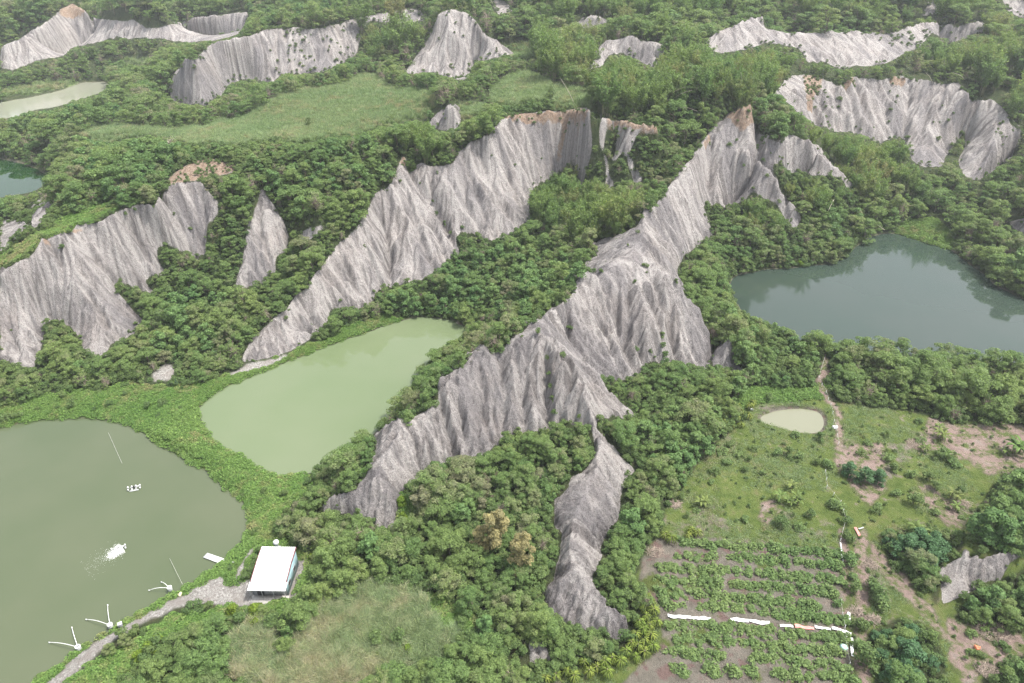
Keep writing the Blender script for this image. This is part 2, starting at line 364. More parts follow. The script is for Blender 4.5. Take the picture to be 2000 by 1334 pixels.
def down(cz, fixed):
    n0, n1 = (cz.shape[0]+1)//2, (cz.shape[1]+1)//2
    Z = np.zeros((n0*2, n1*2), np.float32); F = np.zeros((n0*2, n1*2), np.float32)
    Z[:cz.shape[0], :cz.shape[1]] = np.where(fixed, cz, 0); F[:cz.shape[0], :cz.shape[1]] = fixed
    Z = Z.reshape(n0, 2, n1, 2).sum((1, 3)); F = F.reshape(n0, 2, n1, 2).sum((1, 3))
    return np.where(F > 0, Z/np.maximum(F, 1), 0).astype(np.float32), F > 0
def up(h, shape):
    r = np.arange(shape[0], dtype=np.float32)/2-0.25; c = np.arange(shape[1], dtype=np.float32)/2-0.25
    R, C = np.meshgrid(np.maximum(r, 0), np.maximum(c, 0), indexing='ij')
    return bil(h, R, C)
pyr = [(cz, fixed)]
while min(pyr[-1][0].shape) > 24: pyr.append(down(*pyr[-1]))
h = np.full(pyr[-1][0].shape, 15, np.float32)
h = solve(*pyr[-1], h, 600)
for lv in range(len(pyr)-2, -1, -1):
    h = up(h, pyr[lv][0].shape)
    h = solve(*pyr[lv], h, 120 if lv else 30)
def blur(F, n=1):
    for _ in range(n):
        p = np.pad(F, 1, mode='edge')
        F = 0.25*F + 0.125*(p[:-2, 1:-1]+p[2:, 1:-1]+p[1:-1, :-2]+p[1:-1, 2:]) + 0.0625*(p[:-2, :-2]+p[2:, 2:]+p[:-2, 2:]+p[2:, :-2])
    return F
h = blur(h, 1)
# ------------------------------------------------------------------ ground cover traced from the photograph (pixels)
VEG, ROCK, SOIL, GRASS, VINE, FARM, WATER, ROAD, CROP, BARE = range(10)
COVER = [
 (GRASS, [(150,266),(196,245),(245,243),(294,250),(350,252),(420,241),(490,224),(518,203),(595,178),(650,172),(706,148),(734,151),(765,169),(807,176),(850,190),(858,206),(825,227),(755,243),(712,262),(650,268),(595,280),(525,273),(472,287),(420,283),(350,280),(298,261),(210,280)]),
 (GRASS, [(891,197),(958,210),(940,224),(902,236)]),
 (GRASS, [(955,175),(1000,147),(1035,137),(1060,152),(1075,170),(1060,195),(1000,205),(965,200)]),
 (GRASS, [(1085,170),(1150,178),(1155,208),(1085,212)]),
 (GRASS, [(985,90),(1035,82),(1040,108),(1005,122)]),
 (GRASS, [(225,118),(290,116),(310,122),(260,128),(225,126)]),
 (VINE, [(1750,445),(1785,425),(1830,430),(1862,455),(1860,488),(1820,482),(1780,470),(1755,462)]),
 (GRASS, [(640,1175),(700,1140),(790,1150),(865,1195),(890,1250),(840,1290),(760,1300),(700,1345),(510,1345),(560,1270),(600,1225)]),
 (GRASS, [(455,1240),(500,1215),(530,1240),(530,1290),(500,1330),(450,1320)]),
 (GRASS, [(0,178),(87,162),(150,158),(140,170),(90,176),(0,190)]),
 (VINE, [(0,500),(60,465),(120,430),(170,410),(215,395),(235,405),(180,432),(140,452),(95,462),(60,490),(30,508),(0,530)]),
 (VINE, [(0,840),(0,795),(60,778),(120,762),(200,765),(250,748),(330,754),(400,745),(470,722),(500,706),(560,694),(640,660),(700,634),(750,610),(770,620),(900,630),(900,900),(640,935),(600,960),(565,985),(545,1010),(525,1040),(505,1070),(495,1100),(480,1135),(400,1150),(240,1235),(90,1334),(-100,1450),(-100,840)]),
 (VEG, [(915,640),(890,658),(865,678),(840,690),(810,705),(790,725),(775,745),(770,775),(755,797),(740,820),(720,835),(690,850),(665,875),(640,900),(605,918),(590,935),(640,945),(760,900),(920,760),(1010,640),(960,600)]),
 (WATER, [(383,797),(395,785),(440,757),(520,722),(600,692),(680,662),(760,632),(820,617),(870,622),(915,640),(890,658),(865,678),(840,690),(810,705),(790,725),(775,745),(770,775),(755,797),(740,820),(720,835),(690,850),(665,875),(640,900),(605,918),(575,932),(535,930),(500,912),(450,882),(410,852),(387,818)]),
 (WATER, [(-400,900),(-100,850),(0,836),(60,823),(130,816),(190,815),(240,826),(290,852),(340,882),(400,918),(440,952),(476,980),(489,1000),(487,1030),(465,1068),(440,1095),(400,1125),(350,1155),(300,1185),(250,1212),(150,1272),(90,1316),(40,1355),(-400,1450)]),
 (WATER, [(1425,555),(1440,536),(1500,526),(1560,522),(1640,512),(1665,490),(1690,468),(1720,456),(1760,460),(1800,474),(1860,490),(1900,520),(1950,560),(2000,585),(2200,640),(2200,700),(2000,685),(1920,690),(1880,672),(1840,662),(1770,665),(1740,660),(1680,660),(1630,655),(1560,642),(1500,628),(1445,605)]),
 (WATER, [(-200,240),(-150,215),(0,200),(60,190),(120,176),(160,161),(205,160),(216,168),(195,182),(120,206),(60,217),(20,228)]),
 (WATER, [(-200,300),(0,310),(50,320),(80,334),(94,350),(80,368),(50,378),(0,384),(-200,400)]),
 (VINE, [(575,1078),(608,1080),(605,1130),(575,1180),(545,1200),(520,1190),(560,1150)]),
 (VINE, [(90,1345),(200,1290),(330,1205),(440,1188),(485,1190),(440,1215),(400,1215),(330,1240),(260,1290),(230,1345)]),
 (VINE, [(775,962),(800,962),(812,1010),(785,1030)]),
 (VINE, [(815,1158),(870,1170),(935,1205),(915,1235),(860,1230)]),
 (VINE, [(1440,760),(1620,755),(1625,800),(1440,800)]),
 (FARM, [(1290,1060),(1300,1000),(1340,940),(1380,880),(1425,850),(1455,815),(1470,790),(1540,783),(1610,775),(1650,792),(1770,800),(1850,822),(1950,825),(2050,840),(2100,1440),(1000,1440),(1060,1325),(1150,1300),(1235,1270),(1275,1180),(1240,1130)]),
 (CROP, [(1262,1060),(1330,1045),(1480,1062),(1630,1072),(1650,1180),(1668,1345),(1200,1345),(1290,1270),(1290,1180),(1250,1140)]),
 (BARE, [(1810,812),(1870,828),(1960,825),(2050,850),(2050,930),(1935,925),(1880,895),(1835,880),(1790,885),(1770,860),(1810,850)]),
 (BARE, [(1640,875),(1725,865),(1732,960),(1700,990),(1662,950)]),
 (BARE, [(1790,940),(1820,950),(1870,1000),(1880,1030),(1840,1020),(1810,985)]),
 (BARE, [(1490,985),(1510,980),(1520,1000),(1500,1030),(1480,1010)]),
 (BARE, [(1852,1210),(1990,1238),(2040,1290),(1930,1302),(1895,1345),(1855,1300)]),
 (BARE, [(1670,1040),(1692,1035),(1702,1345),(1672,1345)]),
 (BARE, [(1640,1030),(1655,1030),(1662,1200),(1645,1200)]),
 (BARE, [(1700,1060),(1722,1080),(1770,1130),(1800,1165),(1830,1195),(1860,1270),(1835,1240),(1790,1190),(1740,1140),(1700,1100)]),
 (BARE, [(1612,690),(1622,735),(1605,745),(1620,775),(1640,795),(1628,798),(1606,775),(1596,740),(1606,700)]),
 (BARE, [(1630,795),(1642,800),(1650,900),(1640,930),(1632,900)]),
 (VEG, [(1722,1045),(1760,1030),(1865,1040),(1885,1062),(1840,1108),(1832,1180),(1800,1150),(1735,1105)]),
 (VEG, [(1702,1232),(1760,1205),(1832,1235),(1856,1345),(1708,1345)]),
 (VEG, [(1955,925),(2050,905),(2050,1078),(1970,1078),(1905,1062),(1885,1040),(1910,990)]),
 (VEG, [(1858,1205),(1890,1160),(1955,1130),(2050,1090),(2050,1260),(1990,1232),(1900,1215)]),
 (VEG, [(1915,1330),(1960,1290),(2050,1270),(2050,1345),(1920,1345)]),
 (VINE, [(500,1046),(530,1040),(556,1046),(575,1080),(500,1080)]),
 (ROAD, [(88,1340),(116,1308),(158,1274),(217,1235),(239,1221),(273,1207),(312,1185),(340,1168),(357,1160),(390,1140),(410,1132),(430,1126),(438,1140),(449,1151),(466,1137),(488,1134),(488,1160),(558,1165),(536,1171),(519,1182),(497,1179),(474,1185),(446,1182),(413,1179),(382,1179),(340,1190),(312,1204),(298,1207),(267,1224),(228,1244),(194,1274),(161,1302),(118,1340)]),
 (ROAD, [(300,728),(330,712),(345,722),(330,742),(300,745)]),
 (ROAD, [(480,712),(560,694),(560,700),(490,725),(440,735)]),
 (ROAD, [(455,1135),(475,1095),(497,1062),(502,1064),(480,1100),(470,1128)]),
 # bare mudstone faces
 (ROCK, [(0,89),(38,75),(63,60),(98,38),(115,21),(140,9),(165,21),(186,35),(224,42),(259,38),(287,56),(315,54),(329,49),(345,45),(385,37),(420,31),(450,27),(483,24),(483,38),(465,66),(448,73),(420,79),(371,82),(315,75),(266,73),(217,75),(189,84),(140,91),(122,108),(70,121),(28,135),(0,135)]),
 (ROCK, [(360,117),(378,119),(402,94),(424,82),(452,79),(490,70),(518,58),(539,54),(560,58),(574,52),(602,58),(640,52),(682,38),(700,35),(720,32),(740,25),(800,18),(830,22),(830,40),(790,45),(720,40),(705,60),(700,95),(695,105),(672,121),(630,140),(609,143),(560,143),(539,150),(532,163),(490,154),(465,157),(437,171),(437,182),(416,191),(402,210),(381,203),(360,203),(336,196),(327,175),(350,140)]),
 (ROCK, [(856,28),(881,17),(909,23),(930,42),(947,66),(972,84),(1007,105),(986,109),(940,119),(920,130),(916,154),(891,154),(874,150),(850,143),(790,143),(804,122),(832,80),(846,56)]),
 (ROCK, [(879,203),(900,224),(895,252),(860,254),(825,245),(846,231),(860,217)]),
 (ROCK, [(776,325),(790,312),(797,340),(825,315),(839,325),(867,324),(888,315),(892,298),(930,273),(951,266),(965,252),(979,231),(1020,222),(1147,212),(1154,245),(1158,280),(1150,315),(1140,350),(1136,371),(1130,350),(1119,315),(1102,325),(1070,350),(1042,364),(1035,395),(1035,427),(1014,441),(1000,455),(975,467),(950,468),(900,452),(890,470),(897,492),(867,521),(818,549),(744,563),(720,598),(690,606),(645,605),(640,628),(625,642),(591,676),(546,694),(478,708),(472,703),(483,675),(507,647),(546,612),(560,605),(581,573),(602,559),(616,535),(640,507),(654,482),(700,440),(712,418),(730,382),(752,367),(766,355)]),
 (ROCK, [(1171,238),(1186,240),(1180,290),(1190,330),(1200,372),(1185,372),(1180,310),(1170,270)]),
 (ROCK, [(1222,243),(1250,247),(1238,280),(1228,305),(1245,330),(1258,352),(1242,359),(1228,325),(1215,300),(1200,318),(1192,310),(1210,285)]),
 (ROCK, [(511,366),(521,381),(549,420),(556,430),(563,458),(560,493),(539,503),(539,531),(518,552),(490,560),(458,567),(465,528),(480,475),(483,448),(500,400)]),
 (ROCK, [(585,458),(600,448),(640,438),(625,455),(590,470)]),
 (ROCK, [(315,382),(329,364),(392,354),(403,371),(427,395),(424,424),(402,440),(401,483),(385,514),(371,490),(354,493),(336,483),(326,476),(308,479),(305,500),(326,535),(294,539),(280,546),(308,574),(273,567),(231,549),(224,567),(256,598),(280,626),(259,654),(217,672),(207,696),(165,689),(154,661),(140,637),(105,623),(84,640),(81,675),(67,703),(68,724),(35,714),(0,710),(0,538),(35,511),(63,500),(81,465),(123,458),(140,455),(150,437),(196,434),(224,417),(266,399),(305,402)]),
 (ROCK, [(0,425),(45,430),(55,440),(20,478),(0,495)]),
 (ROCK, [(60,440),(62,405),(100,372),(106,385),(90,420),(70,446)]),
 (ROCK, [(1419,224),(1468,207),(1475,250),(1482,255),(1513,276),(1524,280),(1541,262),(1580,276),(1597,290),(1601,301),(1643,336),(1671,367),(1655,368),(1640,345),(1545,338),(1527,315),(1506,325),(1516,350),(1524,371),(1545,395),(1566,427),(1552,450),(1531,420),(1517,395),(1499,388),(1468,378),(1454,395),(1415,406),(1401,399),(1373,399),(1391,441),(1384,430),(1391,458),(1363,482),(1335,500),(1321,531),(1328,545),(1338,584),(1366,605),(1373,629),(1384,647),(1394,682),(1380,720),(1345,717),(1301,703),(1266,710),(1245,727),(1241,741),(1196,738),(1171,745),(1189,773),(1231,801),(1245,818),(1205,815),(1168,822),(1164,836),(1189,864),(1210,888),(1241,920),(1227,930),(1213,965),(1210,1007),(1189,1038),(1175,1063),(1175,1091),(1157,1119),(1164,1154),(1196,1189),(1224,1213),(1227,1234),(1203,1252),(1175,1234),(1119,1227),(1077,1203),(1073,1185),(1056,1164),(1080,1133),(1091,1091),(1098,1042),(1080,1021),(1087,972),(1108,958),(1115,933),(1143,916),(1161,895),(1163,867),(1154,836),(1136,825),(1098,825),(1070,836),(1053,843),(1014,850),(986,850),(965,870),(951,888),(905,898),(874,902),(818,923),(811,937),(783,958),(776,1007),(765,1038),(734,1024),(688,1007),(650,1002),(616,1001),(650,972),(688,965),(713,933),(734,877),(730,850),(748,836),(769,829),(779,818),(797,825),(815,811),(846,794),(856,780),(856,752),(891,724),(916,703),(947,678),(965,689),(979,689),(1000,661),(1028,643),(1046,626),(1058,622),(1070,605),(1094,598),(1119,570),(1130,538),(1147,528),(1140,514),(1168,496),(1154,479),(1196,461),(1238,447),(1252,431),(1259,403),(1266,415),(1294,385),(1329,333),(1349,315),(1363,290),(1388,255)]),
 (ROCK, [(1422,664),(1433,685),(1443,717),(1464,734),(1391,717),(1394,689),(1408,671)]),
 (ROCK, [(1510,182),(1538,150),(1566,147),(1608,154),(1643,171),(1664,150),(1706,154),(1755,150),(1804,154),(1842,164),(1874,161),(1895,196),(1940,196),(1965,217),(1975,245),(1996,262),(1972,315),(1947,325),(1909,353),(1881,343),(1874,315),(1888,280),(1884,252),(1846,308),(1839,325),(1797,325),(1780,311),(1765,266),(1737,270),(1720,280),(1702,270),(1671,259),(1629,255),(1587,241),(1548,210),(1524,189)]),
 (ROCK, [(1380,80),(1412,56),(1440,49),(1468,35),(1489,31),(1496,56),(1527,63),(1552,66),(1615,63),(1664,63),(1720,66),(1765,58),(1797,47),(1825,45),(1874,52),(1909,40),(1940,45),(1944,60),(1909,63),(1874,84),(1846,73),(1818,66),(1797,91),(1762,108),(1734,122),(1702,129),(1664,129),(1646,136),(1608,122),(1580,122),(1559,94),(1524,87),(1496,84),(1454,98),(1422,101),(1391,101)]),
 (ROCK, [(1164,98),(1185,80),(1210,77),(1233,68),(1252,80),(1276,80),(1301,91),(1280,133),(1266,129),(1245,115),(1210,105),(1189,108),(1175,129),(1140,140),(1133,129),(1168,115)]),
 (ROCK, [(1105,56),(1140,31),(1175,31),(1189,42),(1168,52),(1119,58)]),
 (ROCK, [(958,0),(986,0),(1003,21),(972,28)]),
 (ROCK, [(1814,0),(1825,0),(1841,21),(1800,33)]),
 (ROCK, [(1955,-5),(2010,-5),(2010,42),(1975,25)]),
 (ROCK, [(1835,1115),(1874,1094),(1881,1070),(1902,1084),(1930,1091),(1965,1080),(1986,1077),(1998,1084),(1972,1101),(1954,1133),(1930,1136),(1895,1157),(1867,1171),(1842,1178)]),
 (ROCK, [(1031,1252),(1060,1252),(1077,1287),(1035,1301)]),
 (ROCK, [(1968,437),(2010,420),(2010,467)]),
 # orange soil caps
 (SOIL, [(113,36),(118,15),(140,8),(160,15),(170,30),(130,34)]),
 (SOIL, [(325,352),(350,328),(382,315),(413,308),(459,325),(455,338),(396,348),(329,362)]),
 (SOIL, [(975,234),(982,221),(1060,221),(1147,209),(1156,232),(1150,244),(1090,239),(1000,241)]),
 (SOIL, [(1168,236),(1190,236),(1250,241),(1290,255),(1285,264),(1245,256),(1188,252)]),
 (SOIL, [(1100,240),(1108,240),(1098,285),(1092,315),(1086,315),(1090,280)]),
 (SOIL, [(1417,226),(1466,206),(1470,222),(1475,246),(1452,262),(1432,252)]),
 (SOIL, [(1566,147),(1608,152),(1606,172),(1590,192),(1586,228),(1576,220),(1574,178)]),
 (SOIL, [(1640,170),(1664,148),(1672,168),(1655,176)]),
 (SOIL, [(1735,154),(1770,152),(1768,166),(1745,172)]),
 (SOIL, [(1600,210),(1612,225),(1624,250),(1616,250)]),
 (SOIL, [(779,316),(788,304),(795,312),(790,326)]),
 (SOIL, [(82,462),(98,470),(94,480),(84,480)]),(SOIL, [(140,450),(165,445),(160,452),(142,460)]),
 (SOIL, [(1370,290),(1385,262),(1392,270),(1378,300)]),
]
IW, IH = 1200, 800                        # working raster of the frame plus a margin of a tenth
def to_ras(X, Y): return (np.asarray(X)+200)/2, (np.asarray(Y)+133)/2
qx, qy = np.meshgrid(np.arange(IW)+0.5, np.arange(IH)+0.5)
# irregular borders: shift the look-up a little with noise
jx = (fbm(qx, qy, 10, 3, 11)-0.5)*7; jy = (fbm(qx, qy, 10, 3, 71)-0.5)*7
ras = np.zeros((IH, IW), np.uint8)
for k, poly in COVER:
    a, b = to_ras(*np.array(poly, float).T)
    ras[in_poly(qx+jx*(0.45 if k in (ROCK, SOIL) else 0.7 if k == ROAD else 1), qy+jy*(0.45 if k in (ROCK, SOIL) else 0.7 if k == ROAD else 1), np.stack([a, b], 1))] = k
RAS = {}
def cover(X, Y):
    a, b = to_ras(X, Y)
    i = np.clip(b.astype(int), 0, IH-1); j = np.clip(a.astype(int), 0, IW-1)
    return ras[i, j]
def depth_buffer(H):
    X, Y = project(GX, GY, H)
    d = np.sqrt(GX**2+GY**2+(CAM_H-H)**2)
    a = ((X+200)/4).astype(int); b = ((Y+133)/4).astype(int)
    ok = (a >= 0) & (a < 600) & (b >= 0) & (b < 400)
    zb = np.full(600*400, 1e9, np.float32)
    np.minimum.at(zb, (b*600+a)[ok], d[ok])
    zb = zb.reshape(400, 600)
    return zb
def shown(x, y, z, zb, tol=0.02):
    X, Y = project(x, y, z)
    d = np.sqrt(x**2+y**2+(CAM_H-z)**2)
    a = ((X+200)/4).astype(int); b = ((Y+133)/4).astype(int)
    ok = (a >= 0) & (a < 600) & (b >= 0) & (b < 400)
    r = np.ones(np.shape(x), bool)
    r[ok] = d[ok] <= zb[b[ok], a[ok]]*(1+tol)+0.5
    return r, ok
zbuf = depth_buffer(h)
PX, PY = project(GX, GY, h)
cls = cover(PX, PY)
vis, inframe = shown(GX, GY, h, zbuf)
def grads(H):
    lr = np.gradient(H, axis=0)/(RES*rowY[:, None]); lc = np.gradient(H, axis=1)/(RES*rowY[:, None])
    return lc.astype(np.float32), (lr - lc*colK[None, :]).astype(np.float32)      # d/dx, d/dy
gx, gy = grads(blur(h, 4))
slope = np.sqrt(gx**2+gy**2)
hidden = ~(vis & inframe)
steep = slope > 0.75 + 0.6*(fbm(GX, GY, 14, 3, 9)-0.5)
cls = np.where(hidden, np.where(steep & (GY > 60), ROCK, np.where((cls == ROCK) | (cls == SOIL), VEG, cls)), cls)
cls[cls == WATER] = VEG
cls[pond_mask] = WATER
cls[in_poly(GX, GY, np.array([W(X, Y, 1.35)[:2] for X, Y in ((474, 1178), (572, 1178), (604, 1092), (512, 1092))]))] = ROAD      # the shed's pad
rock = blur(((cls == ROCK) | (cls == SOIL)).astype(np.float32), 4)
soil = blur((cls == SOIL).astype(np.float32), 3)

# ------------------------------------------------------------------ rills: noise drawn out along the fall line
def fall_noise(H, sel, cell, length, steps, nb=3, ox=0.0):
    gx, gy = grads(blur(H, nb))
    n = np.sqrt(gx**2+gy**2)+1e-6
    ux, uy = -gx/n, -gy/n
    x0 = GX[sel]; y0 = GY[sel]
    acc = np.zeros(x0.shape, np.float32); wsum = 0
    ds = length/steps
    for sgn in (1, -1):
        x = x0.copy(); y = y0.copy()
        for k in range(steps):
            w = 0.5+0.5*math.cos(math.pi*k/steps)
            acc += w*(vnoise(x, y, cell, ox)-0.5); wsum += w
            r, c = ij(x, y)
            x = x + sgn*ds*bil(ux, r, c); y = y + sgn*ds*bil(uy, r, c)
    v = acc/wsum
    return v/(v.std()+1e-6)
sel = rock > 0.02
inner = np.clip(1-blur(fixed.astype(np.float32), 10)*3, 0, 1)      # keep the traced crests where they are
def add_rills(H, cell, length, steps, amp, nb, ox, sharp=0.7):
    v = fall_noise(H, sel, cell, length, steps, nb, ox)
    # sharp crests and sharp gully bottoms: a folded triangle wave
    t = np.abs(((v*0.5) % 2.0)-1.0)                      # 0..1 triangle
    s = t*sharp + (1-sharp)*(0.5+0.25*np.clip(v, -2, 2))
    D = np.zeros_like(H); D[sel] = (s-0.5)
    # only where the cells are fine enough for this spacing
    res = np.clip(cell/(RES*rowY[:, None])/2.0, 0, 1)
    ww = np.clip(rock*1.4-0.2, 0, 1)*np.clip(slope*1.6-0.25, 0, 1)*res
    return H + amp*D*ww, D
def carve(H, amp, cell, steps, a0, nb):
    """water running down the faces cuts branching gullies."""
    Hn = H + (fbm(GX, GY, cell, 2, 51)-0.5)*cell*0.35*rock
    gx, gy = grads(blur(Hn, nb)); n = np.sqrt(gx**2+gy**2)+1e-6
    ux, uy = -gx/n, -gy/n
    x = GX[sel] + (rng.random(sel.sum())-0.5).astype(np.float32)*RES*(GY[sel]+65); y = GY[sel].copy()
    step = RES*(y+65)*0.9
    w = (RES*(GY[sel]+65))**2
    acc = np.zeros(NR*NC)
    for k in range(steps):
        r, c = ij(x, y)
        i = np.clip(np.rint(r).astype(int), 0, NR-1)*NC+np.clip(np.rint(c).astype(int), 0, NC-1)
        acc += np.bincount(i, w, NR*NC)
        x = x + step*bil(ux, r, c); y = y + step*bil(uy, r, c)
    A = (acc.reshape(NR, NC)/(RES*rowY[:, None])).astype(np.float32)       # catchment area per width, metres
    D = np.log1p(blur(A, 1)/a0)
    D = D - blur(D, 40)*0.8
    return H - amp*np.clip(D, -1.6, 2.2)*np.clip(rock*1.4-0.2, 0, 1)*np.clip(slope*1.6-0.2, 0, 1), D
h0 = h.copy()
soft = blur(in_poly(GX, GY, np.array([W(X, Y, 6)[:2] for X, Y in ((1150, 850), (1260, 900), (1230, 1050), (1180, 1120), (1260, 1270), (1030, 1270), (1030, 1130), (1080, 960))])).astype(np.float32), 12)     # the low front tongue is smoother
def ridged(s, ox):
    n = vnoise(GX+3*(vnoise(GX, GY, s*0.8, ox+3)-0.5), GY+3*(vnoise(GX, GY, s*0.8, ox+5)-0.5), s, ox)
    return 0.55-np.abs(2*n-1)
h += (ridged(11, 61)*2.3 + ridged(4.6, 65)*1.3)*np.clip(rock*1.3-0.3, 0, 1)*np.clip(slope*1.5-0.3, 0, 1)*inner*(1-0.6*soft)
def vshape(H, base, k, n):
    """slump the gully walls to even flanks, which leaves sharp ribs between neighbouring gullies."""
    r = (H-base).astype(np.float32); dx = (RES*rowY[:, None]).astype(np.float32)*k
    for _ in range(n):
        p = np.pad(r, 1, mode='edge')
        a = np.minimum(np.minimum(p[:-2, 1:-1], p[2:, 1:-1]), np.minimum(p[1:-1, :-2], p[1:-1, 2:]))+dx
        b = np.minimum(np.minimum(p[:-2, :-2], p[2:, 2:]), np.minimum(p[:-2, 2:], p[2:, :-2]))+dx*1.414
        r = np.minimum(r, np.minimum(a, b))
    return base+r
hb = h.copy()
h, c1 = carve(h, 0.45, 2.0, 90, 2.5, 2)
h = vshape(h, hb, 0.62, 12)
h, d1 = add_rills(h, 2.0, 9, 16, 0.6, 2, 0.0)
hb = h.copy()
h, c2 = carve(h, 0.42, 0.9, 60, 1.0, 1)
h = vshape(h, hb, 0.8, 4)
h, d2 = add_rills(h, 0.9, 4.2, 12, 1.15, 1, 5.0)
h, d3 = add_rills(h, 0.45, 2.2, 10, 0.7, 1, 9.0)
# rough, slumped surface
h += ((fbm(GX, GY, 1.6, 3, 21)-0.5)*0.9 + (vnoise(GX, GY, 0.45, 31)-0.5)*0.28*np.clip(0.45/(RES*rowY[:, None]), 0, 1))*rock*np.clip(slope, 0, 1)
# undercut steps along the soil caps, lumpy ground elsewhere
h += (fbm(GX, GY, 6, 4, 33)-0.5)*0.7*(1-rock)*(cls != WATER)*(cls != ROAD)*np.clip((h-0.9)*2, 0, 1)
v = np.zeros_like(h)
v[sel] = fall_noise(h, sel, 0.5, 7, 12, 2, 13.0)
streak = np.clip(0.5+0.22*v, 0, 1)
v[sel] = fall_noise(h, sel, 4.5, 30, 18, 6, 23.0)
patch = np.clip(0.5+0.25*v, 0, 1)
v[sel] = fall_noise(h, sel, 0.85, 6, 14, 1, 43.0)
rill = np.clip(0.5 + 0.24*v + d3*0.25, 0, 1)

def grid_mesh(name, H, attrs):
    me = bpy.data.meshes.new(name)
    co = np.stack([GX, GY, H], -1).reshape(-1, 3).astype(np.float32)
    idx = np.arange(NR*NC).reshape(NR, NC)
    f = np.stack([idx[:-1, :-1], idx[:-1, 1:], idx[1:, 1:], idx[1:, :-1]], -1).reshape(-1, 4).astype(np.int32)
    me.vertices.add(len(co)); me.vertices.foreach_set('co', co.ravel())
    me.loops.add(f.size); me.loops.foreach_set('vertex_index', f.ravel())
    me.polygons.add(len(f)); me.polygons.foreach_set('loop_start', np.arange(0, f.size, 4, dtype=np.int32))
    me.update()
    for n, chans in attrs.items():
        a = me.attributes.new(n, 'FLOAT_COLOR', 'POINT')
        a.data.foreach_set('color', np.stack([np.asarray(c, np.float32).ravel() for c in chans], -1).ravel())
    o = bpy.data.objects.new(name, me); scene.collection.objects.link(o)
    return o
def m_of(*ks): return blur(np.isin(cls, ks).astype(np.float32), 2)
ground = grid_mesh('ground', h, {
    'coverA': (rock, soil, m_of(GRASS), m_of(VINE)),
    'coverB': (m_of(FARM), m_of(ROAD), m_of(CROP, WATER), m_of(BARE)),
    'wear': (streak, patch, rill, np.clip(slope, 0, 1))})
ground['kind'] = 'structure'

# ------------------------------------------------------------------ node helpers
def new_mat(name):
    m = bpy.data.materials.new(name); m.use_nodes = True
    nt = m.node_tree; b = nt.nodes['Principled BSDF']
    return m, nt, b
def N(nt, t, **kw):
    n = nt.nodes.new(t)
    for k, v in kw.items(): setattr(n, k, v)
    return n
def mixc(nt, fac, a, b, mode='MIX'):
    n = nt.nodes.new('ShaderNodeMix'); n.data_type = 'RGBA'; n.blend_type = mode
    for s, v in ((n.inputs[0], fac), (n.inputs[6], a), (n.inputs[7], b)):
        if isinstance(v, bpy.types.NodeSocket): nt.links.new(v, s)
        elif isinstance(v, (int, float)): s.default_value = v
        else: s.default_value = (*v, 1)
    return n.outputs[2]
def mth(nt, op, a, b=0.0, c=0.0, clamp=False):
    n = nt.nodes.new('ShaderNodeMath'); n.operation = op; n.use_clamp = clamp
    for s, v in zip(n.inputs, (a, b, c)):
        if isinstance(v, bpy.types.NodeSocket): nt.links.new(v, s)
        else: s.default_value = v
    return n.outputs[0]
def ramp(nt, v, stops):
    n = nt.nodes.new('ShaderNodeValToRGB'); nt.links.new(v, n.inputs[0])
    e = n.color_ramp.elements
    while len(e) < len(stops): e.new(0.5)
    for q, (p, c) in zip(e, stops): q.position = p; q.color = (*c, 1)
    return n.outputs[0]
def noise(nt, scale, detail=4.0, rough=0.55, vec=None):
    n = nt.nodes.new('ShaderNodeTexNoise'); n.inputs['Scale'].default_value = scale
    n.inputs['Detail'].default_value = detail; n.inputs['Roughness'].default_value = rough
    if vec is None:
        g = nt.nodes.new('ShaderNodeNewGeometry'); vec = g.outputs['Position']
    nt.links.new(vec, n.inputs['Vector'])
    return n.outputs['Fac']
def bump(nt, b, hgt, strength=0.5, dist=0.1):
    n = nt.nodes.new('ShaderNodeBump'); n.inputs['Strength'].default_value = strength; n.inputs['Distance'].default_value = dist
    nt.links.new(hgt, n.inputs['Height']); nt.links.new(n.outputs[0], b.inputs['Normal'])

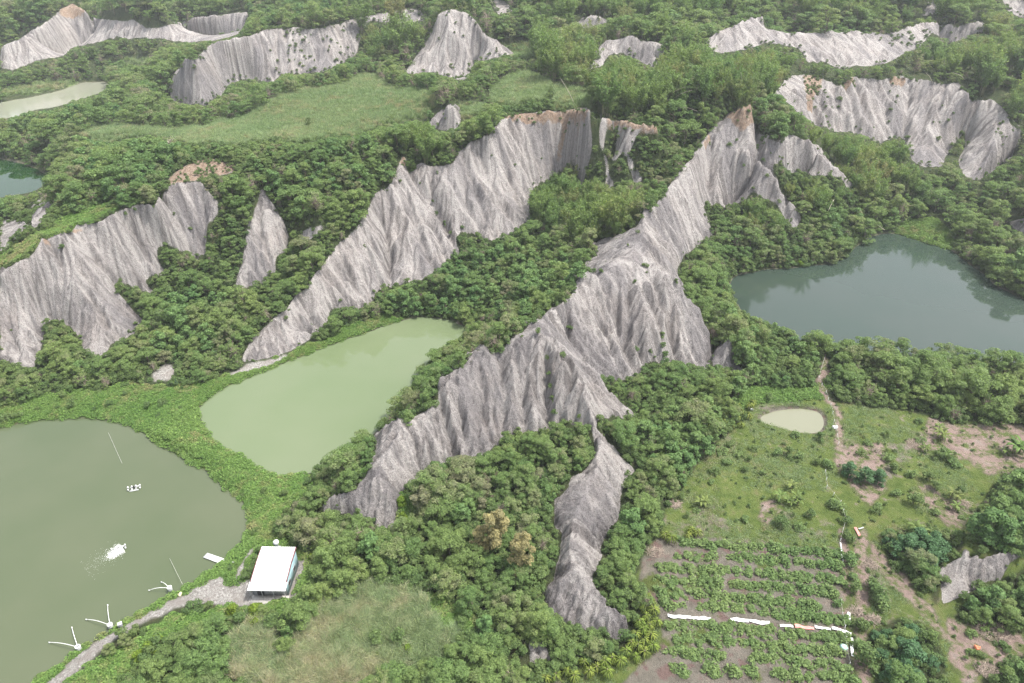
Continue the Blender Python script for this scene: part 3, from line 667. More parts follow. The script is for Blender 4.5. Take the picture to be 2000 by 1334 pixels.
def ground_material():
    m, nt, b = new_mat('ground')
    def att(n):
        a = N(nt, 'ShaderNodeAttribute', attribute_name=n)
        s = nt.nodes.new('ShaderNodeSeparateColor'); nt.links.new(a.outputs['Color'], s.inputs[0])
        return s.outputs[0], s.outputs[1], s.outputs[2], a.outputs['Alpha']
    s2 = att('wear')[2]; rk, sl, gr, vi = att('coverA'); fm, rd, cr, ba = att('coverB'); st, pa, ri, sp = att('wear')
    n1, n2, n3 = noise(nt, 0.5, 5), noise(nt, 0.09, 4), noise(nt, 2.6, 4, 0.7)
    # undergrowth floor
    col = ramp(nt, n1, [(0.3, (0.030, 0.042, 0.018)), (0.5, (0.055, 0.075, 0.03)), (0.72, (0.085, 0.085, 0.045))])
    # meadow grass
    mea = ramp(nt, n1, [(0.28, (0.14, 0.20, 0.085)), (0.5, (0.20, 0.26, 0.12)), (0.75, (0.28, 0.30, 0.17))])
    mea = mixc(nt, ramp(nt, n2, [(0.4, (0, 0, 0)), (0.65, (1, 1, 1))]), mea, (0.155, 0.235, 0.07))
    col = mixc(nt, gr, col, mea)
    vin = ramp(nt, n1, [(0.3, (0.07, 0.125, 0.022)), (0.55, (0.12, 0.20, 0.035)), (0.72, (0.18, 0.20, 0.07))])
    col = mixc(nt, vi, col, vin)
    # farm: mown grass wearing through to pinkish grey soil
    gsoil = ramp(nt, n1, [(0.3, (0.17, 0.145, 0.115)), (0.7, (0.27, 0.235, 0.195))])
    gg = ramp(nt, n1, [(0.3, (0.085, 0.13, 0.03)), (0.55, (0.14, 0.185, 0.05)), (0.75, (0.20, 0.20, 0.085))])
    wf = mth(nt, 'ADD', mth(nt, 'MULTIPLY', n2, 0.75), mth(nt, 'MULTIPLY', n1, 0.45))
    gg = mixc(nt, ramp(nt, wf, [(0.66, (0, 0, 0)), (0.74, (1, 1, 1))]), gg, gsoil)
    col = mixc(nt, fm, col, gg)
    csoil = ramp(nt, n1, [(0.3, (0.145, 0.13, 0.105)), (0.55, (0.22, 0.20, 0.165)), (0.75, (0.26, 0.215, 0.18))])
    csoil = mixc(nt, ramp(nt, noise(nt, 0.33, 3), [(0.56, (0, 0, 0)), (0.64, (1, 1, 1))]), csoil, (0.19, 0.13, 0.115))
    csoil = mixc(nt, ramp(nt, noise(nt, 0.21, 4), [(0.58, (0, 0, 0)), (0.66, (1, 1, 1))]), csoil, (0.11, 0.14, 0.04))
    col = mixc(nt, cr, col, csoil)
    bsoil = ramp(nt, n1, [(0.3, (0.24, 0.18, 0.155)), (0.55, (0.35, 0.262, 0.228)), (0.75, (0.32, 0.28, 0.245))])
    bsoil = mixc(nt, ramp(nt, noise(nt, 0.35, 6, 0.7), [(0.47, (0, 0, 0)), (0.58, (1, 1, 1))]), bsoil, (0.13, 0.165, 0.055))
    col = mixc(nt, ba, col, bsoil)
    road = ramp(nt, n3, [(0.35, (0.24, 0.225, 0.205)), (0.52, (0.40, 0.38, 0.355)), (0.68, (0.62, 0.60, 0.57))])
    road = mixc(nt, ramp(nt, noise(nt, 0.35, 4), [(0.45, (0, 0, 0)), (0.62, (1, 1, 1))]), road, (0.33, 0.30, 0.275))
    col = mixc(nt, rd, col, road)
    # mudstone: pale crust, darker damp streaks, thin dark cracks
    mud = ramp(nt, st, [(0.1, (0.190, 0.176, 0.170)), (0.42, (0.315, 0.295, 0.284)), (0.7, (0.435, 0.411, 0.394))])
    mud = mixc(nt, mth(nt, 'MULTIPLY', ramp(nt, pa, [(0.55, (0, 0, 0)), (0.74, (1, 1, 1))]), 0.66), mud, (0.205, 0.195, 0.20))
    mud = mixc(nt, mth(nt, 'MULTIPLY', ramp(nt, n2, [(0.5, (0, 0, 0)), (0.7, (1, 1, 1))]), 0.35), mud, (0.40, 0.355, 0.325))
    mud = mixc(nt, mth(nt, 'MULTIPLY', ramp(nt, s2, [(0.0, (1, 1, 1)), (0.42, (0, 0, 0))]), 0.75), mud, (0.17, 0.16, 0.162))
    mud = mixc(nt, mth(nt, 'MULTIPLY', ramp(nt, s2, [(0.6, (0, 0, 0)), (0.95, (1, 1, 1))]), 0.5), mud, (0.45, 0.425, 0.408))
    g_ = N(nt, 'ShaderNodeNewGeometry'); mp = N(nt, 'ShaderNodeMapping'); mp.inputs['Scale'].default_value = (1, 1, 0.3)
    nt.links.new(g_.outputs['Position'], mp.inputs['Vector'])
    f1 = noise(nt, 1.6, 7, 0.8, mp.outputs[0]); f2 = noise(nt, 4.5, 4, 0.75, mp.outputs[0])
    mul = ramp(nt, f1, [(0.34, (0.55, 0.54, 0.54)), (0.45, (0.93, 0.92, 0.92)), (0.56, (1.0, 1.0, 1.0)), (0.70, (1.1, 1.09, 1.08))])
    mud = mixc(nt, 1.0, mud, mul, 'MULTIPLY')
    mul = ramp(nt, f2, [(0.36, (0.6, 0.59, 0.59)), (0.46, (1, 1, 1)), (0.66, (1.08, 1.07, 1.07))])
    mud = mixc(nt, 1.0, mud, mul, 'MULTIPLY')
    # a little scrub on gentler ledges
    rkx = mth(nt, 'ADD', rk, mth(nt, 'MULTIPLY', mth(nt, 'SUBTRACT', n3, 0.5), 0.55))
    rkm = ramp(nt, rkx, [(0.42, (0, 0, 0)), (0.56, (1, 1, 1))])
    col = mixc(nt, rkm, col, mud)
    so = ramp(nt, noise(nt, 0.9, 5, 0.7), [(0.32, (0.15, 0.105, 0.065)), (0.44, (0.26, 0.165, 0.10)), (0.56, (0.36, 0.25, 0.165)), (0.7, (0.36, 0.32, 0.27))])
    slm = ramp(nt, mth(nt, 'ADD', sl, mth(nt, 'MULTIPLY', mth(nt, 'SUBTRACT', n1, 0.5), 0.9)), [(0.4, (0, 0, 0)), (0.7, (1, 1, 1))])
    col = mixc(nt, mth(nt, 'MULTIPLY', slm, 0.72), col, so)
    nt.links.new(col, b.inputs['Base Color'])
    b.inputs['Roughness'].default_value = 0.95
    b.inputs['Specular IOR Level'].default_value = 0.15
    bump(nt, b, mth(nt, 'ADD', mth(nt, 'ADD', f1, mth(nt, 'MULTIPLY', f2, 0.5)), mth(nt, 'MULTIPLY', st, 0.8)), 1.0, 0.8)
    return m
ground.data.materials.append(ground_material())

def water_material(name, deep, rough, tint2, spec=0.5):
    m, nt, b = new_mat(name)
    c = mixc(nt, ramp(nt, noise(nt, 0.035, 3, 0.5), [(0.35, (0, 0, 0)), (0.65, (1, 1, 1))]), deep, tint2)
    nt.links.new(c, b.inputs['Base Color'])
    b.inputs['Roughness'].default_value = rough
    b.inputs['IOR'].default_value = 1.45
    b.inputs['Specular IOR Level'].default_value = spec
    bump(nt, b, mth(nt, 'MULTIPLY', noise(nt, 1.6, 3, 0.6), ramp(nt, noise(nt, 0.03, 3), [(0.42, (0.25, 0.25, 0.25)), (0.62, (2.2, 2.2, 2.2))])), 0.05 if 'grey' in name else 0.03, 0.04)
    return m
WCOL = {'grey': ((0.073, 0.094, 0.048), 0.09, (0.093, 0.108, 0.062)), 'green': ((0.120, 0.158, 0.080), 0.04, (0.138, 0.170, 0.095)),
        'blue': ((0.030, 0.049, 0.037), 0.05, (0.036, 0.052, 0.041)), 'brown': ((0.185, 0.19, 0.13), 0.08, (0.195, 0.195, 0.14)),
        'far': ((0.23, 0.24, 0.18), 0.12, (0.25, 0.255, 0.20)), 'dark': ((0.012, 0.04, 0.012), 0.03, (0.014, 0.042, 0.014))}
for k, o in pond_outline.items():
    me = bpy.data.meshes.new('pond')
    wo = offset(wobble(o, 0, 1.0), 1.3)
    me.from_pydata([(x, y, PONDS[k][1]) for x, y in wo], [], [list(range(len(wo)))])
    if me.polygons[0].normal.z < 0: me.flip_normals()
    ob = bpy.data.objects.new('pond', me); scene.collection.objects.link(ob)
    ob['kind'] = 'structure'
    me.materials.append(water_material('pond_water_'+k, *WCOL[k]))
# ------------------------------------------------------------------ plants: leaf-sized faces on lobed crowns
col0 = scene.collection
def leaf_material(name, base, vary, rnd=0.5, trans=0.25, patch=None, rough=0.6):
    """base/vary: two leaf colours mixed per plant and by where it grows; patch: drier colour in some places."""
    m = bpy.data.materials.new(name); m.use_nodes = True
    nt = m.node_tree; b = nt.nodes['Principled BSDF']; out = nt.nodes['Material Output']
    oi = N(nt, 'ShaderNodeObjectInfo')
    ln = noise(nt, 0.045, 3, 0.6, oi.outputs['Location'])
    f = mth(nt, 'ADD', mth(nt, 'MULTIPLY', oi.outputs['Random'], rnd), mth(nt, 'MULTIPLY', ramp(nt, ln, [(0.35, (0, 0, 0)), (0.65, (1, 1, 1))]), 1-rnd))
    c = mixc(nt, f, base, vary)
    if patch:
        pf = mth(nt, 'ADD', mth(nt, 'MULTIPLY', noise(nt, 0.07, 3, 0.6, oi.outputs['Location']), 1.0), mth(nt, 'MULTIPLY', oi.outputs['Random'], 0.22))
        pn = noise(nt, 0.35, 3, 0.6)
        pf = mth(nt, 'ADD', pf, mth(nt, 'MULTIPLY', mth(nt, 'SUBTRACT', pn, 0.5), 0.5))
        c = mixc(nt, ramp(nt, pf, [(0.66, (0, 0, 0)), (0.88, (1, 1, 1))]), c, patch)
    if name == 'dry_grass_blades': c = mixc(nt, ramp(nt, pf, [(0.50, (0, 0, 0)), (0.74, (1, 1, 1))]), c, patch)
    a = N(nt, 'ShaderNodeAttribute', attribute_name='leaf')
    c = mixc(nt, 1.0, c, ramp(nt, a.outputs['Fac'], [(0.0, (0.66, 0.68, 0.66)), (0.5, (0.95, 0.95, 0.95)), (1.0, (1.4, 1.34, 1.22))]), 'MULTIPLY')
    nt.links.new(c, b.inputs['Base Color'])
    b.inputs['Roughness'].default_value = rough; b.inputs['Specular IOR Level'].default_value = 0.25
    t = N(nt, 'ShaderNodeBsdfTranslucent'); nt.links.new(mixc(nt, 1.0, c, (1.15, 1.2, 0.8), 'MULTIPLY'), t.inputs[0])
    mx = N(nt, 'ShaderNodeMixShader'); mx.inputs[0].default_value = trans
    nt.links.new(b.outputs[0], mx.inputs[1]); nt.links.new(t.outputs[0], mx.inputs[2]); nt.links.new(mx.outputs[0], out.inputs[0])
    return m
def plain_mat(name, c, rough=0.8, spec=0.3, var=0.25, scale=3.0, metal=0.0):
    m, nt, b = new_mat(name)
    n = noise(nt, scale, 4, 0.6)
    nt.links.new(mixc(nt, ramp(nt, n, [(0.3, (0, 0, 0)), (0.7, (1, 1, 1))]), tuple(v*(1-var) for v in c), tuple(min(1, v*(1+var)) for v in c)), b.inputs['Base Color'])
    b.inputs['Roughness'].default_value = rough; b.inputs['Specular IOR Level'].default_value = spec; b.inputs['Metallic'].default_value = metal
    return m
M = {
 'feather': leaf_material('feathery_leaves', (0.122, 0.218, 0.076), (0.235, 0.305, 0.106), 0.5, 0.45, (0.25, 0.25, 0.16)),
 'broad': leaf_material('broad_leaves', (0.092, 0.185, 0.064), (0.165, 0.245, 0.080), 0.5, 0.3),
 'bamboo': leaf_material('bamboo_leaves', (0.125, 0.225, 0.075), (0.225, 0.295, 0.092), 0.45, 0.42, (0.26, 0.245, 0.12)),
 'shrub': leaf_material('shrub_leaves', (0.085, 0.150, 0.050), (0.140, 0.195, 0.065), 0.5, 0.3),
 'lime': leaf_material('lime_leaves', (0.110, 0.190, 0.018), (0.150, 0.210, 0.025), 0.6, 0.3),
 'gold': leaf_material('golden_leaves', (0.270, 0.245, 0.115), (0.290, 0.262, 0.130), 0.6, 0.25),
 'crop': leaf_material('fruit_bush_leaves', (0.110, 0.188, 0.062), (0.175, 0.245, 0.088), 0.6, 0.3),
 'mango': leaf_material('dark_leaves', (0.056, 0.128, 0.056), (0.080, 0.158, 0.064), 0.5, 0.15),
 'vine': leaf_material('creeper_leaves', (0.110, 0.215, 0.050), (0.180, 0.275, 0.078), 0.35, 0.35, (0.25, 0.25, 0.115)),
 'grass': leaf_material('grass_blades', (0.20, 0.29, 0.14), (0.275, 0.34, 0.18), 0.35, 0.4, (0.36, 0.325, 0.21)),
 'drygrass': leaf_material('dry_grass_blades', (0.22, 0.32, 0.17), (0.33, 0.385, 0.22), 0.5, 0.45, (0.46, 0.43, 0.31)),
 'banana': leaf_material('banana_leaves', (0.090, 0.165, 0.040), (0.150, 0.180, 0.055), 0.6, 0.3),
 'cactus': leaf_material('dragon_fruit_stems', (0.135, 0.210, 0.035), (0.210, 0.250, 0.055), 0.6, 0.1),
 'bark': plain_mat('bark', (0.15, 0.125, 0.095)),
 'culm': plain_mat('bamboo_culms', (0.24, 0.235, 0.13)),
 'drywood': plain_mat('dry_branches', (0.33, 0.27, 0.22)),
 'palewood': plain_mat('bleached_culms', (0.46, 0.42, 0.33)),
}
class MB:
    """collects quads/triangles with a per-face leaf value, then makes one mesh."""
    def __init__(s): s.v = []; s.f = []; s.l = []; s.n = 0; s.tri = []
    def quads(s, P, leaf):
        k = len(P)
        s.v.append(P.reshape(-1, 3)); s.f.append(np.arange(k*4).reshape(k, 4)+s.n); s.n += k*4; s.l.append(np.repeat(leaf, 4))
    def tube(s, pts, rad, sides=5, leaf=0.5):
        pts = np.asarray(pts, float); n = len(pts); rad = np.broadcast_to(rad, (n,))
        t = np.gradient(pts, axis=0); t /= np.linalg.norm(t, axis=1)[:, None]+1e-9
        ref = np.where(np.abs(t[:, 2:3]) > 0.9, [[1.0, 0, 0]], [[0, 0, 1.0]])
        a = np.cross(t, ref); a /= np.linalg.norm(a, axis=1)[:, None]+1e-9; b = np.cross(t, a)
        th = np.arange(sides)*2*math.pi/sides
        V = pts[:, None]+rad[:, None, None]*(a[:, None]*np.cos(th)[None, :, None]+b[:, None]*np.sin(th)[None, :, None])
        i = np.arange(n-1)[:, None]*sides+np.arange(sides)[None]; j = np.arange(n-1)[:, None]*sides+(np.arange(sides)[None]+1) % sides
        F = np.stack([i, j, j+sides, i+sides], -1).reshape(-1, 4)+s.n
        s.v.append(V.reshape(-1, 3)); s.f.append(F); s.l.append(np.full(n*sides, leaf)); 
        s.tri.append([s.n+(n-1)*sides+q for q in range(sides)]); s.tri.append([s.n+q for q in range(sides)][::-1])
        s.n += n*sides
    def box(s, c, d, rot=None, leaf=0.5):
        c = np.array(c, float); d = np.array(d, float)/2
        V = np.array([[x, y, z] for x in (-1, 1) for y in (-1, 1) for z in (-1, 1)], float)*d
        if rot is not None: V = V @ np.array(rot).T
        F = np.array([[0, 1, 3, 2], [4, 6, 7, 5], [0, 4, 5, 1], [2, 3, 7, 6], [0, 2, 6, 4], [1, 5, 7, 3]])+s.n
        s.v.append(V+c); s.f.append(F); s.l.append(np.full(8, leaf)); s.n += 8
    def poly(s, V, faces, leaf=0.5):
        V = np.asarray(V, float)
        s.v.append(V)
        for f in faces: s.tri.append([q+s.n for q in f])
        s.l.append(np.full(len(V), leaf)); s.n += len(V)
    def mesh(s, name, mat, smooth=False):
        V = np.concatenate(s.v); F = np.concatenate(s.f) if s.f else np.zeros((0, 4), int)
        me = bpy.data.meshes.new(name)
        tot = F.size + sum(len(t) for t in s.tri)
        me.vertices.add(len(V)); me.vertices.foreach_set('co', V.astype(np.float32).ravel())
        li = np.concatenate([F.ravel()]+[np.array(t) for t in s.tri]).astype(np.int32)
        st = np.concatenate([np.arange(0, F.size, 4), F.size+np.cumsum([0]+[len(t) for t in s.tri[:-1]]) if s.tri else np.zeros(0)]).astype(np.int32)
        me.loops.add(tot); me.loops.foreach_set('vertex_index', li)
        me.polygons.add(len(st)); me.polygons.foreach_set('loop_start', st)
        a = me.attributes.new('leaf', 'FLOAT', 'POINT'); a.data.foreach_set('value', np.concatenate(s.l).astype(np.float32))
        me.update()
        if smooth: me.shade_smooth()
        me.materials.append(mat)
        return me
def unit(v): return v/(np.linalg.norm(v, axis=-1, keepdims=True)+1e-9)
def leaves(mb, pos, nrm, size, rg, aspect=0.5, droop=0.0):
    k = len(pos)
    r = unit(rg.normal(size=(k, 3)))
    t = unit(np.cross(nrm, r)); t[:, 2] -= droop; t = unit(t)
    b = unit(np.cross(nrm, t))
    L = (size*(0.6+0.8*rg.random(k)))[:, None]/2; Wd = L*aspect
    P = np.stack([pos-t*L, pos+b*Wd, pos+t*L, pos-b*Wd], 1)
    mb.quads(P, rg.random(k))
def crown(seed, R, H, base, lobes, n, leaf, aspect=0.45, flat=0.7, up=0.55, lobe_r=(0.28, 0.45)):
    """leafy crown of overlapping lobes between heights base and H."""
    rg = np.random.default_rng(seed); mb = MB()
    cen = []; rad = []
    for k in range(lobes):
        a = rg.random()*6.283; q = math.sqrt(rg.random()); zz = rg.random()
        rr = R*(lobe_r[0]+rg.random()*(lobe_r[1]-lobe_r[0]))
        env = math.sqrt(max(0.05, 1-(max(0, zz-0.25)/0.8)**2))
        cen.append([math.cos(a)*q*(R-rr*0.6)*env, math.sin(a)*q*(R-rr*0.6)*env, base+zz*(H-base-rr*flat*0.9)+rr*flat*0.2]); rad.append(rr)
    cen = np.array(cen); rad = np.array(rad)
    w = rad**2; idx = rg.choice(lobes, n, p=w/w.sum())
    d = unit(rg.normal(size=(n, 3))); d[:, 2] = np.where(d[:, 2] < -0.35, -d[:, 2], d[:, 2])
    r = rad[idx]*(0.72+0.33*rg.random(n))
    pos = cen[idx]+d*r[:, None]*np.array([1, 1, flat])
    pos[:, 2] = np.maximum(pos[:, 2], 0.05)
    nrm = unit(d*0.7+np.array([0, 0, up])+rg.normal(size=(n, 3))*0.45)
    leaves(mb, pos, nrm, leaf, rg, aspect)
    return mb, cen
def trunk(seed, H, r, cen, base):
    rg = np.random.default_rng(seed+99); mb = MB()
    z = np.linspace(-0.4, base+0.3*(H-base), 5); off = np.cumsum(rg.normal(size=(5, 2))*0.06*H/5, 0)
    P = np.column_stack([off, z]); mb.tube(P, np.linspace(r, r*0.55, 5), 6)
    for c in cen[rg.choice(len(cen), min(5, len(cen)), False)]:
        a = P[2+rg.integers(0, 3)]
        mid = (a+c)/2+rg.normal(size=3)*0.1*H*0.3
        mb.tube([a, mid, c], [r*0.45, r*0.28, r*0.1], 4)
    return mb
def tube_part(parts): ...
PROTO = {}       # kind -> list of (list of (part name, mesh), radius, height)
def add_proto(kind, parts, R, H): PROTO.setdefault(kind, []).append((parts, R, H))
for q in range(7):
    rg = np.random.default_rng(100+q)
    R = 2.3+0.7*rg.random(); H = 4.6+1.8*rg.random(); b = 0.6
    mb, cen = crown(200+q, R, H, b, 24+2*(q % 4), 2600, 0.38, 0.36, 0.6, 0.6, (0.17, 0.34))
    add_proto('feather', [('trunk', trunk(q, H, 0.11, cen, b+0.7).mesh('trunk', M['bark'])), ('crown', mb.mesh('crown', M['feather']))], R, H)
for q in range(5):            # wide umbrella crowns, and thin twiggy ones
    rg = np.random.default_rng(120+q); tw = q > 2
    R = (3.3+0.5*rg.random()) if not tw else 2.3; H = 6.0+1.2*rg.random() if not tw else 4.4
    mb, cen = crown(220+q, R, H, H*0.45 if not tw else 0.4, 26, 2300 if not tw else 1000, 0.42 if not tw else 0.3, 0.36, 0.45, 0.7, (0.17, 0.3))
    tk = trunk(20+q, H, 0.14, cen, H*0.4)
    if tw:
        for c_ in range(60):
            a = cen[rg.integers(0, len(cen))]*np.array([0.5, 0.5, 0.6]); tk.tube([a, a+(cen[rg.integers(0, len(cen))]-a)*0.6+rg.normal(size=3)*0.3, a+(cen[rg.integers(0, len(cen))]-a)*1.1+rg.normal(size=3)*0.3], [0.035, 0.028, 0.012], 3)
    add_proto('feather', [('trunk', tk.mesh('trunk', M['bark'] if not tw else M['drywood'])), ('crown', mb.mesh('crown', M['feather']))], R, H)
for q in range(3):
    rg = np.random.default_rng(140+q); R = 2.4+0.5*rg.random(); H = 5.6+1.2*rg.random()
    mb, cen = crown(240+q, R, H, 0.8, 18, 1700, 0.5, 0.6, 0.75, 0.5, (0.22, 0.40))
    add_proto('broad', [('trunk', trunk(40+q, H, 0.16, cen, 1.4).mesh('trunk', M['bark'])), ('crown', mb.mesh('crown', M['broad']))], R, H)
for q in range(2):
    R = 2.9; H = 4.6+q*0.5
    mb, cen = crown(270+q, R, H, 0.5, 18, 2400, 0.5, 0.45, 0.8, 0.5, (0.26, 0.42))
    add_proto('mango', [('trunk', trunk(60+q, H, 0.2, cen, 1.2).mesh('trunk', M['bark'])), ('crown', mb.mesh('crown', M['mango']))], R, H)
def bamboo(seed, H, nculm, spread, nleaf, leafs):
    rg = np.random.default_rng(seed); cu = MB(); lf = MB()
    for k in range(nculm):
        a = rg.random()*6.283; lean = spread*(0.25+0.75*rg.random()); hh = H*(0.65+0.35*rg.random())
        s = np.linspace(0, 1, 7); r0 = 0.5*math.sqrt(rg.random())
        bx, by = math.cos(a)*r0, math.sin(a)*r0
        rr = lean*s**2.1; zz = hh*(s-0.16*(lean/spread)*s**3)-0.3*(1-s)
        P = np.column_stack([bx+math.cos(a)*rr, by+math.sin(a)*rr, zz])
        cu.tube(P, np.linspace(0.055, 0.012, 7), 4)
        m = nleaf//nculm
        u = 0.32+0.68*rg.random(m)**0.8
        base = np.column_stack([np.interp(u, s, P[:, i]) for i in range(3)])
        w = (0.25+0.75*np.sin(np.clip((u-0.2)/0.8, 0, 1)*math.pi*0.8))[:, None]
        off = rg.normal(size=(m, 3))*np.array([0.4, 0.4, 0.32])*w; off[:, 2] -= 0.2*w[:, 0]
        nrm = unit(rg.normal(size=(m, 3))*0.6+np.array([math.cos(a)*0.3, math.sin(a)*0.3, 0.7]))
        leaves(lf, base+off, nrm, leafs, rg, 0.3, 0.5)
    return cu, lf
for q in range(3):
    H = 10.0+q*1.4
    cu, lf = bamboo(300+q, H, 15+2*q, 3.7, 2500, 0.6)
    add_proto('bamboo', [('culms', cu.mesh('culms', M['culm'])), ('foliage', lf.mesh('foliage', M['bamboo']))], 2.6, H)
for q in range(4):
    R = 1.0+0.3*q/3; H = 1.5+0.4*(q % 3)
    mb, cen = crown(320+q, R, H, 0.15, 8, 520, 0.3, 0.5, 0.75, 0.5, (0.35, 0.55))
    add_proto('shrub', [('stem', trunk(80+q, H, 0.05, cen, 0.4).mesh('stem', M['bark'])), ('foliage', mb.mesh('foliage', M['shrub']))], R, H)
for q in range(4):
    R = 1.0+0.12*q; H = 1.25+0.12*q
    mb, cen = crown(340+q, R, H, 0.2, 9, 420, 0.32, 0.55, 0.75, 0.55, (0.32, 0.5))
    add_proto('crop', [('stem', trunk(90+q, H, 0.05, cen, 0.45).mesh('stem', M['bark'])), ('foliage', mb.mesh('foliage', M['crop']))], R, H)
for q in range(2):
    R = 1.6; H = 2.3
    mb, cen = crown(360+q, R, H, 0.1, 9, 1000, 0.34, 0.55, 0.8, 0.6, (0.35, 0.5))
    add_proto('lime', [('stem', trunk(95+q, H, 0.07, cen, 0.5).mesh('stem', M['bark'])), ('foliage', mb.mesh('foliage', M['lime']))], R, H)
mb, cen = crown(371, 2.3, 9.0, 0.8, 26, 3400, 0.42, 0.4, 1.0, 0.4, (0.2, 0.36))
add_proto('gold', [('trunk', trunk(71, 8, 0.16, cen, 1.5).mesh('trunk', M['bark'])), ('crown', mb.mesh('crown', M['gold']))], 1.9, 8.2)
def blade(mb, P0, az, L, w, rise, bend, seg=5, split=False):
    """a long arching leaf: quads along a curve, folded a little."""
    t = np.linspace(0, 1, seg+1)
    r = L*(t-0.25*bend*t**2); z = L*(rise*t-bend*t**2)
    c = np.column_stack([P0[0]+math.cos(az)*r, P0[1]+math.sin(az)*r, P0[2]+z])
    side = np.array([-math.sin(az), math.cos(az), 0.0])
    ww = w*np.sin(np.clip(t*0.93+0.07, 0, 1)*math.pi)[:, None]**0.6
    A = c+side*ww/2-np.array([0, 0, 0.12*w]); B = c-side*ww/2-np.array([0, 0, 0.12*w])
    Q1 = np.stack([A[:-1], c[:-1], c[1:], A[1:]], 1); Q2 = np.stack([c[:-1], B[:-1], B[1:], c[1:]], 1)
    mb.quads(np.concatenate([Q1, Q2]), np.full(2*seg, random.random()))
random.seed(5)
for q in range(3):
    rg = np.random.default_rng(380+q); st = MB(); lf = MB()
    for k in range(1+q):
        ox, oy = (0, 0) if k == 0 else rg.normal(size=2)*0.7
        hh = 1.3+rg.random()*0.6
        st.tube([(ox, oy, -0.2), (ox+0.05, oy, hh*0.6), (ox+0.08, oy+0.03, hh)], [0.16, 0.12, 0.08], 7)
        for e in range(9):
            blade(lf, (ox+0.08, oy+0.03, hh-0.05), e*2.4+rg.random()*0.5, 1.5+0.7*rg.random(), 0.42, 0.55+0.5*rg.random(), 0.55+0.35*rg.random())
    add_proto('banana', [('stem', st.mesh('stem', M['culm'])), ('leaf_crown', lf.mesh('leaf_crown', M['banana']))], 1.6, 2.6)
for q in range(3):
    rg = np.random.default_rng(390+q); st = MB(); po = MB()
    po.tube([(0, 0, -0.3), (0, 0, 1.25)], [0.07, 0.06], 6)
    for k in range(34):
        a = rg.random()*6.283; L = 0.9+0.6*rg.random(); zz = 0.7+0.6*rg.random()
        t = np.linspace(0, 1, 6)
        r = 0.06+L*(0.75*t); z = zz+L*(0.75*t-1.15*t**2)*(0.4+rg.random())
        st.tube(np.column_stack([np.cos(a)*r, np.sin(a)*r, z]), np.array([0.05, 0.07, 0.07, 0.065, 0.05, 0.015]), 3, rg.random())
    add_proto('dragon', [('support_post', po.mesh('support_post', M['drywood'])), ('stems', st.mesh('stems', M['cactus']))], 1.2, 1.5)
# ground-hugging kinds used as uncountable cover
def vine_patch(seed):
    rg = np.random.default_rng(seed); mb = MB(); n = 170
    r = 0.95*np.sqrt(rg.random(n)); a = rg.random(n)*6.283
    p = np.column_stack([np.cos(a)*r, np.sin(a)*r, 0.05+0.55*(1-(r/0.95)**2)*rg.random(n)+0.05*rg.random(n)])
    leaves(mb, p, unit(rg.normal(size=(n, 3))*0.4+np.array([0, 0, 1])), 0.26, rg, 0.7)
    return mb.mesh('creeper', M['vine'])
def grass_tuft(seed, H, w, n, spread, mat='grass'):
    rg = np.random.default_rng(seed); mb = MB()
    a = rg.random(n)*6.283; r = spread*np.sqrt(rg.random(n))
    p0 = np.column_stack([np.cos(a)*r, np.sin(a)*r, np.full(n, -0.05)])
    az = rg.random(n)*6.283; L = H*(0.6+0.5*rg.random(n)); tilt = 0.25+0.5*rg.random(n)
    wind = np.array([0.35, 0.1, 0])
    d = np.column_stack([np.cos(az)*tilt, np.sin(az)*tilt, np.ones(n)])+wind; d = unit(d)
    p1 = p0+d*(L*0.6)[:, None]; d2 = d.copy(); d2[:, 2] *= 0.35; d2 = unit(d2+wind*0.5); p2 = p1+d2*(L*0.45)[:, None]
    s = np.column_stack([-np.sin(az), np.cos(az), np.zeros(n)])*w/2
    lv = rg.random(n)
    mb.quads(np.stack([p0-s, p0+s, p1+s, p1-s], 1), lv); mb.quads(np.stack([p1-s, p1+s, p2+s*0.15, p2-s*0.15], 1), lv)
    return mb.mesh('grass_tuft', M[mat])
COVERMESH = {'vine': [vine_patch(400+k) for k in range(4)], 'grass': [grass_tuft(410+k, 1.5, 0.07, 80, 0.75) for k in range(4)],
             'dry': [grass_tuft(415+k, 1.9, 0.06, 110, 0.7, 'drygrass') for k in range(4)],
             'short': [grass_tuft(420+k, 0.28, 0.05, 60, 0.55) for k in range(3)]}

# ------------------------------------------------------------------ where plants grow
def ground_z(x, y):
    r, c = ij(x, y)
    return bil(h, r, c)
def ground_cls(x, y):
    r, c = ij(x, y)
    return cls[np.clip(np.rint(r).astype(int), 0, NR-1), np.clip(np.rint(c).astype(int), 0, NC-1)]
zbuf = depth_buffer(h)
def locate(X, Y, up=0.0, z=2.5):
    """the ground point that the photograph shows at X, Y (march along the sight line)."""
    d = np.array([(X-1000)/FOC, CP+(667-Y)/FOC*SP, -SP+(667-Y)/FOC*CP])
    t = np.linspace(60, 900, 6000)
    P = d[None]*t[:, None]; zz = CAM_H+P[:, 2]
    g = ground_z(P[:, 0], P[:, 1])
    k = int(np.argmax(zz <= g+up))
    return float(P[k, 0]), float(P[k, 1]), float(g[k])
def fits(x, y, z, R, H, ok):
    """does a plant of this size stay inside the places where the photograph shows plants?"""
    good = np.ones(x.shape, bool)
    allowed = np.zeros(16, bool); allowed[list(ok)] = True
    d = np.hypot(x, y); sx, sy = y/np.maximum(d, 1), -x/np.maximum(d, 1)
    for fh, fs in ((0.12, 0), (0.5, 0), (0.97, 0), (0.6, 0.85), (0.6, -0.85)):
        a, b, c = x+sx*R*fs, y+sy*R*fs, z+H*fh
        X, Y = project(a, b, c)
        k = cover(X, Y)
        v, inf = shown(a, b, c, zbuf, 0.012)
        good &= allowed[k] | ~v | ~inf
    return good
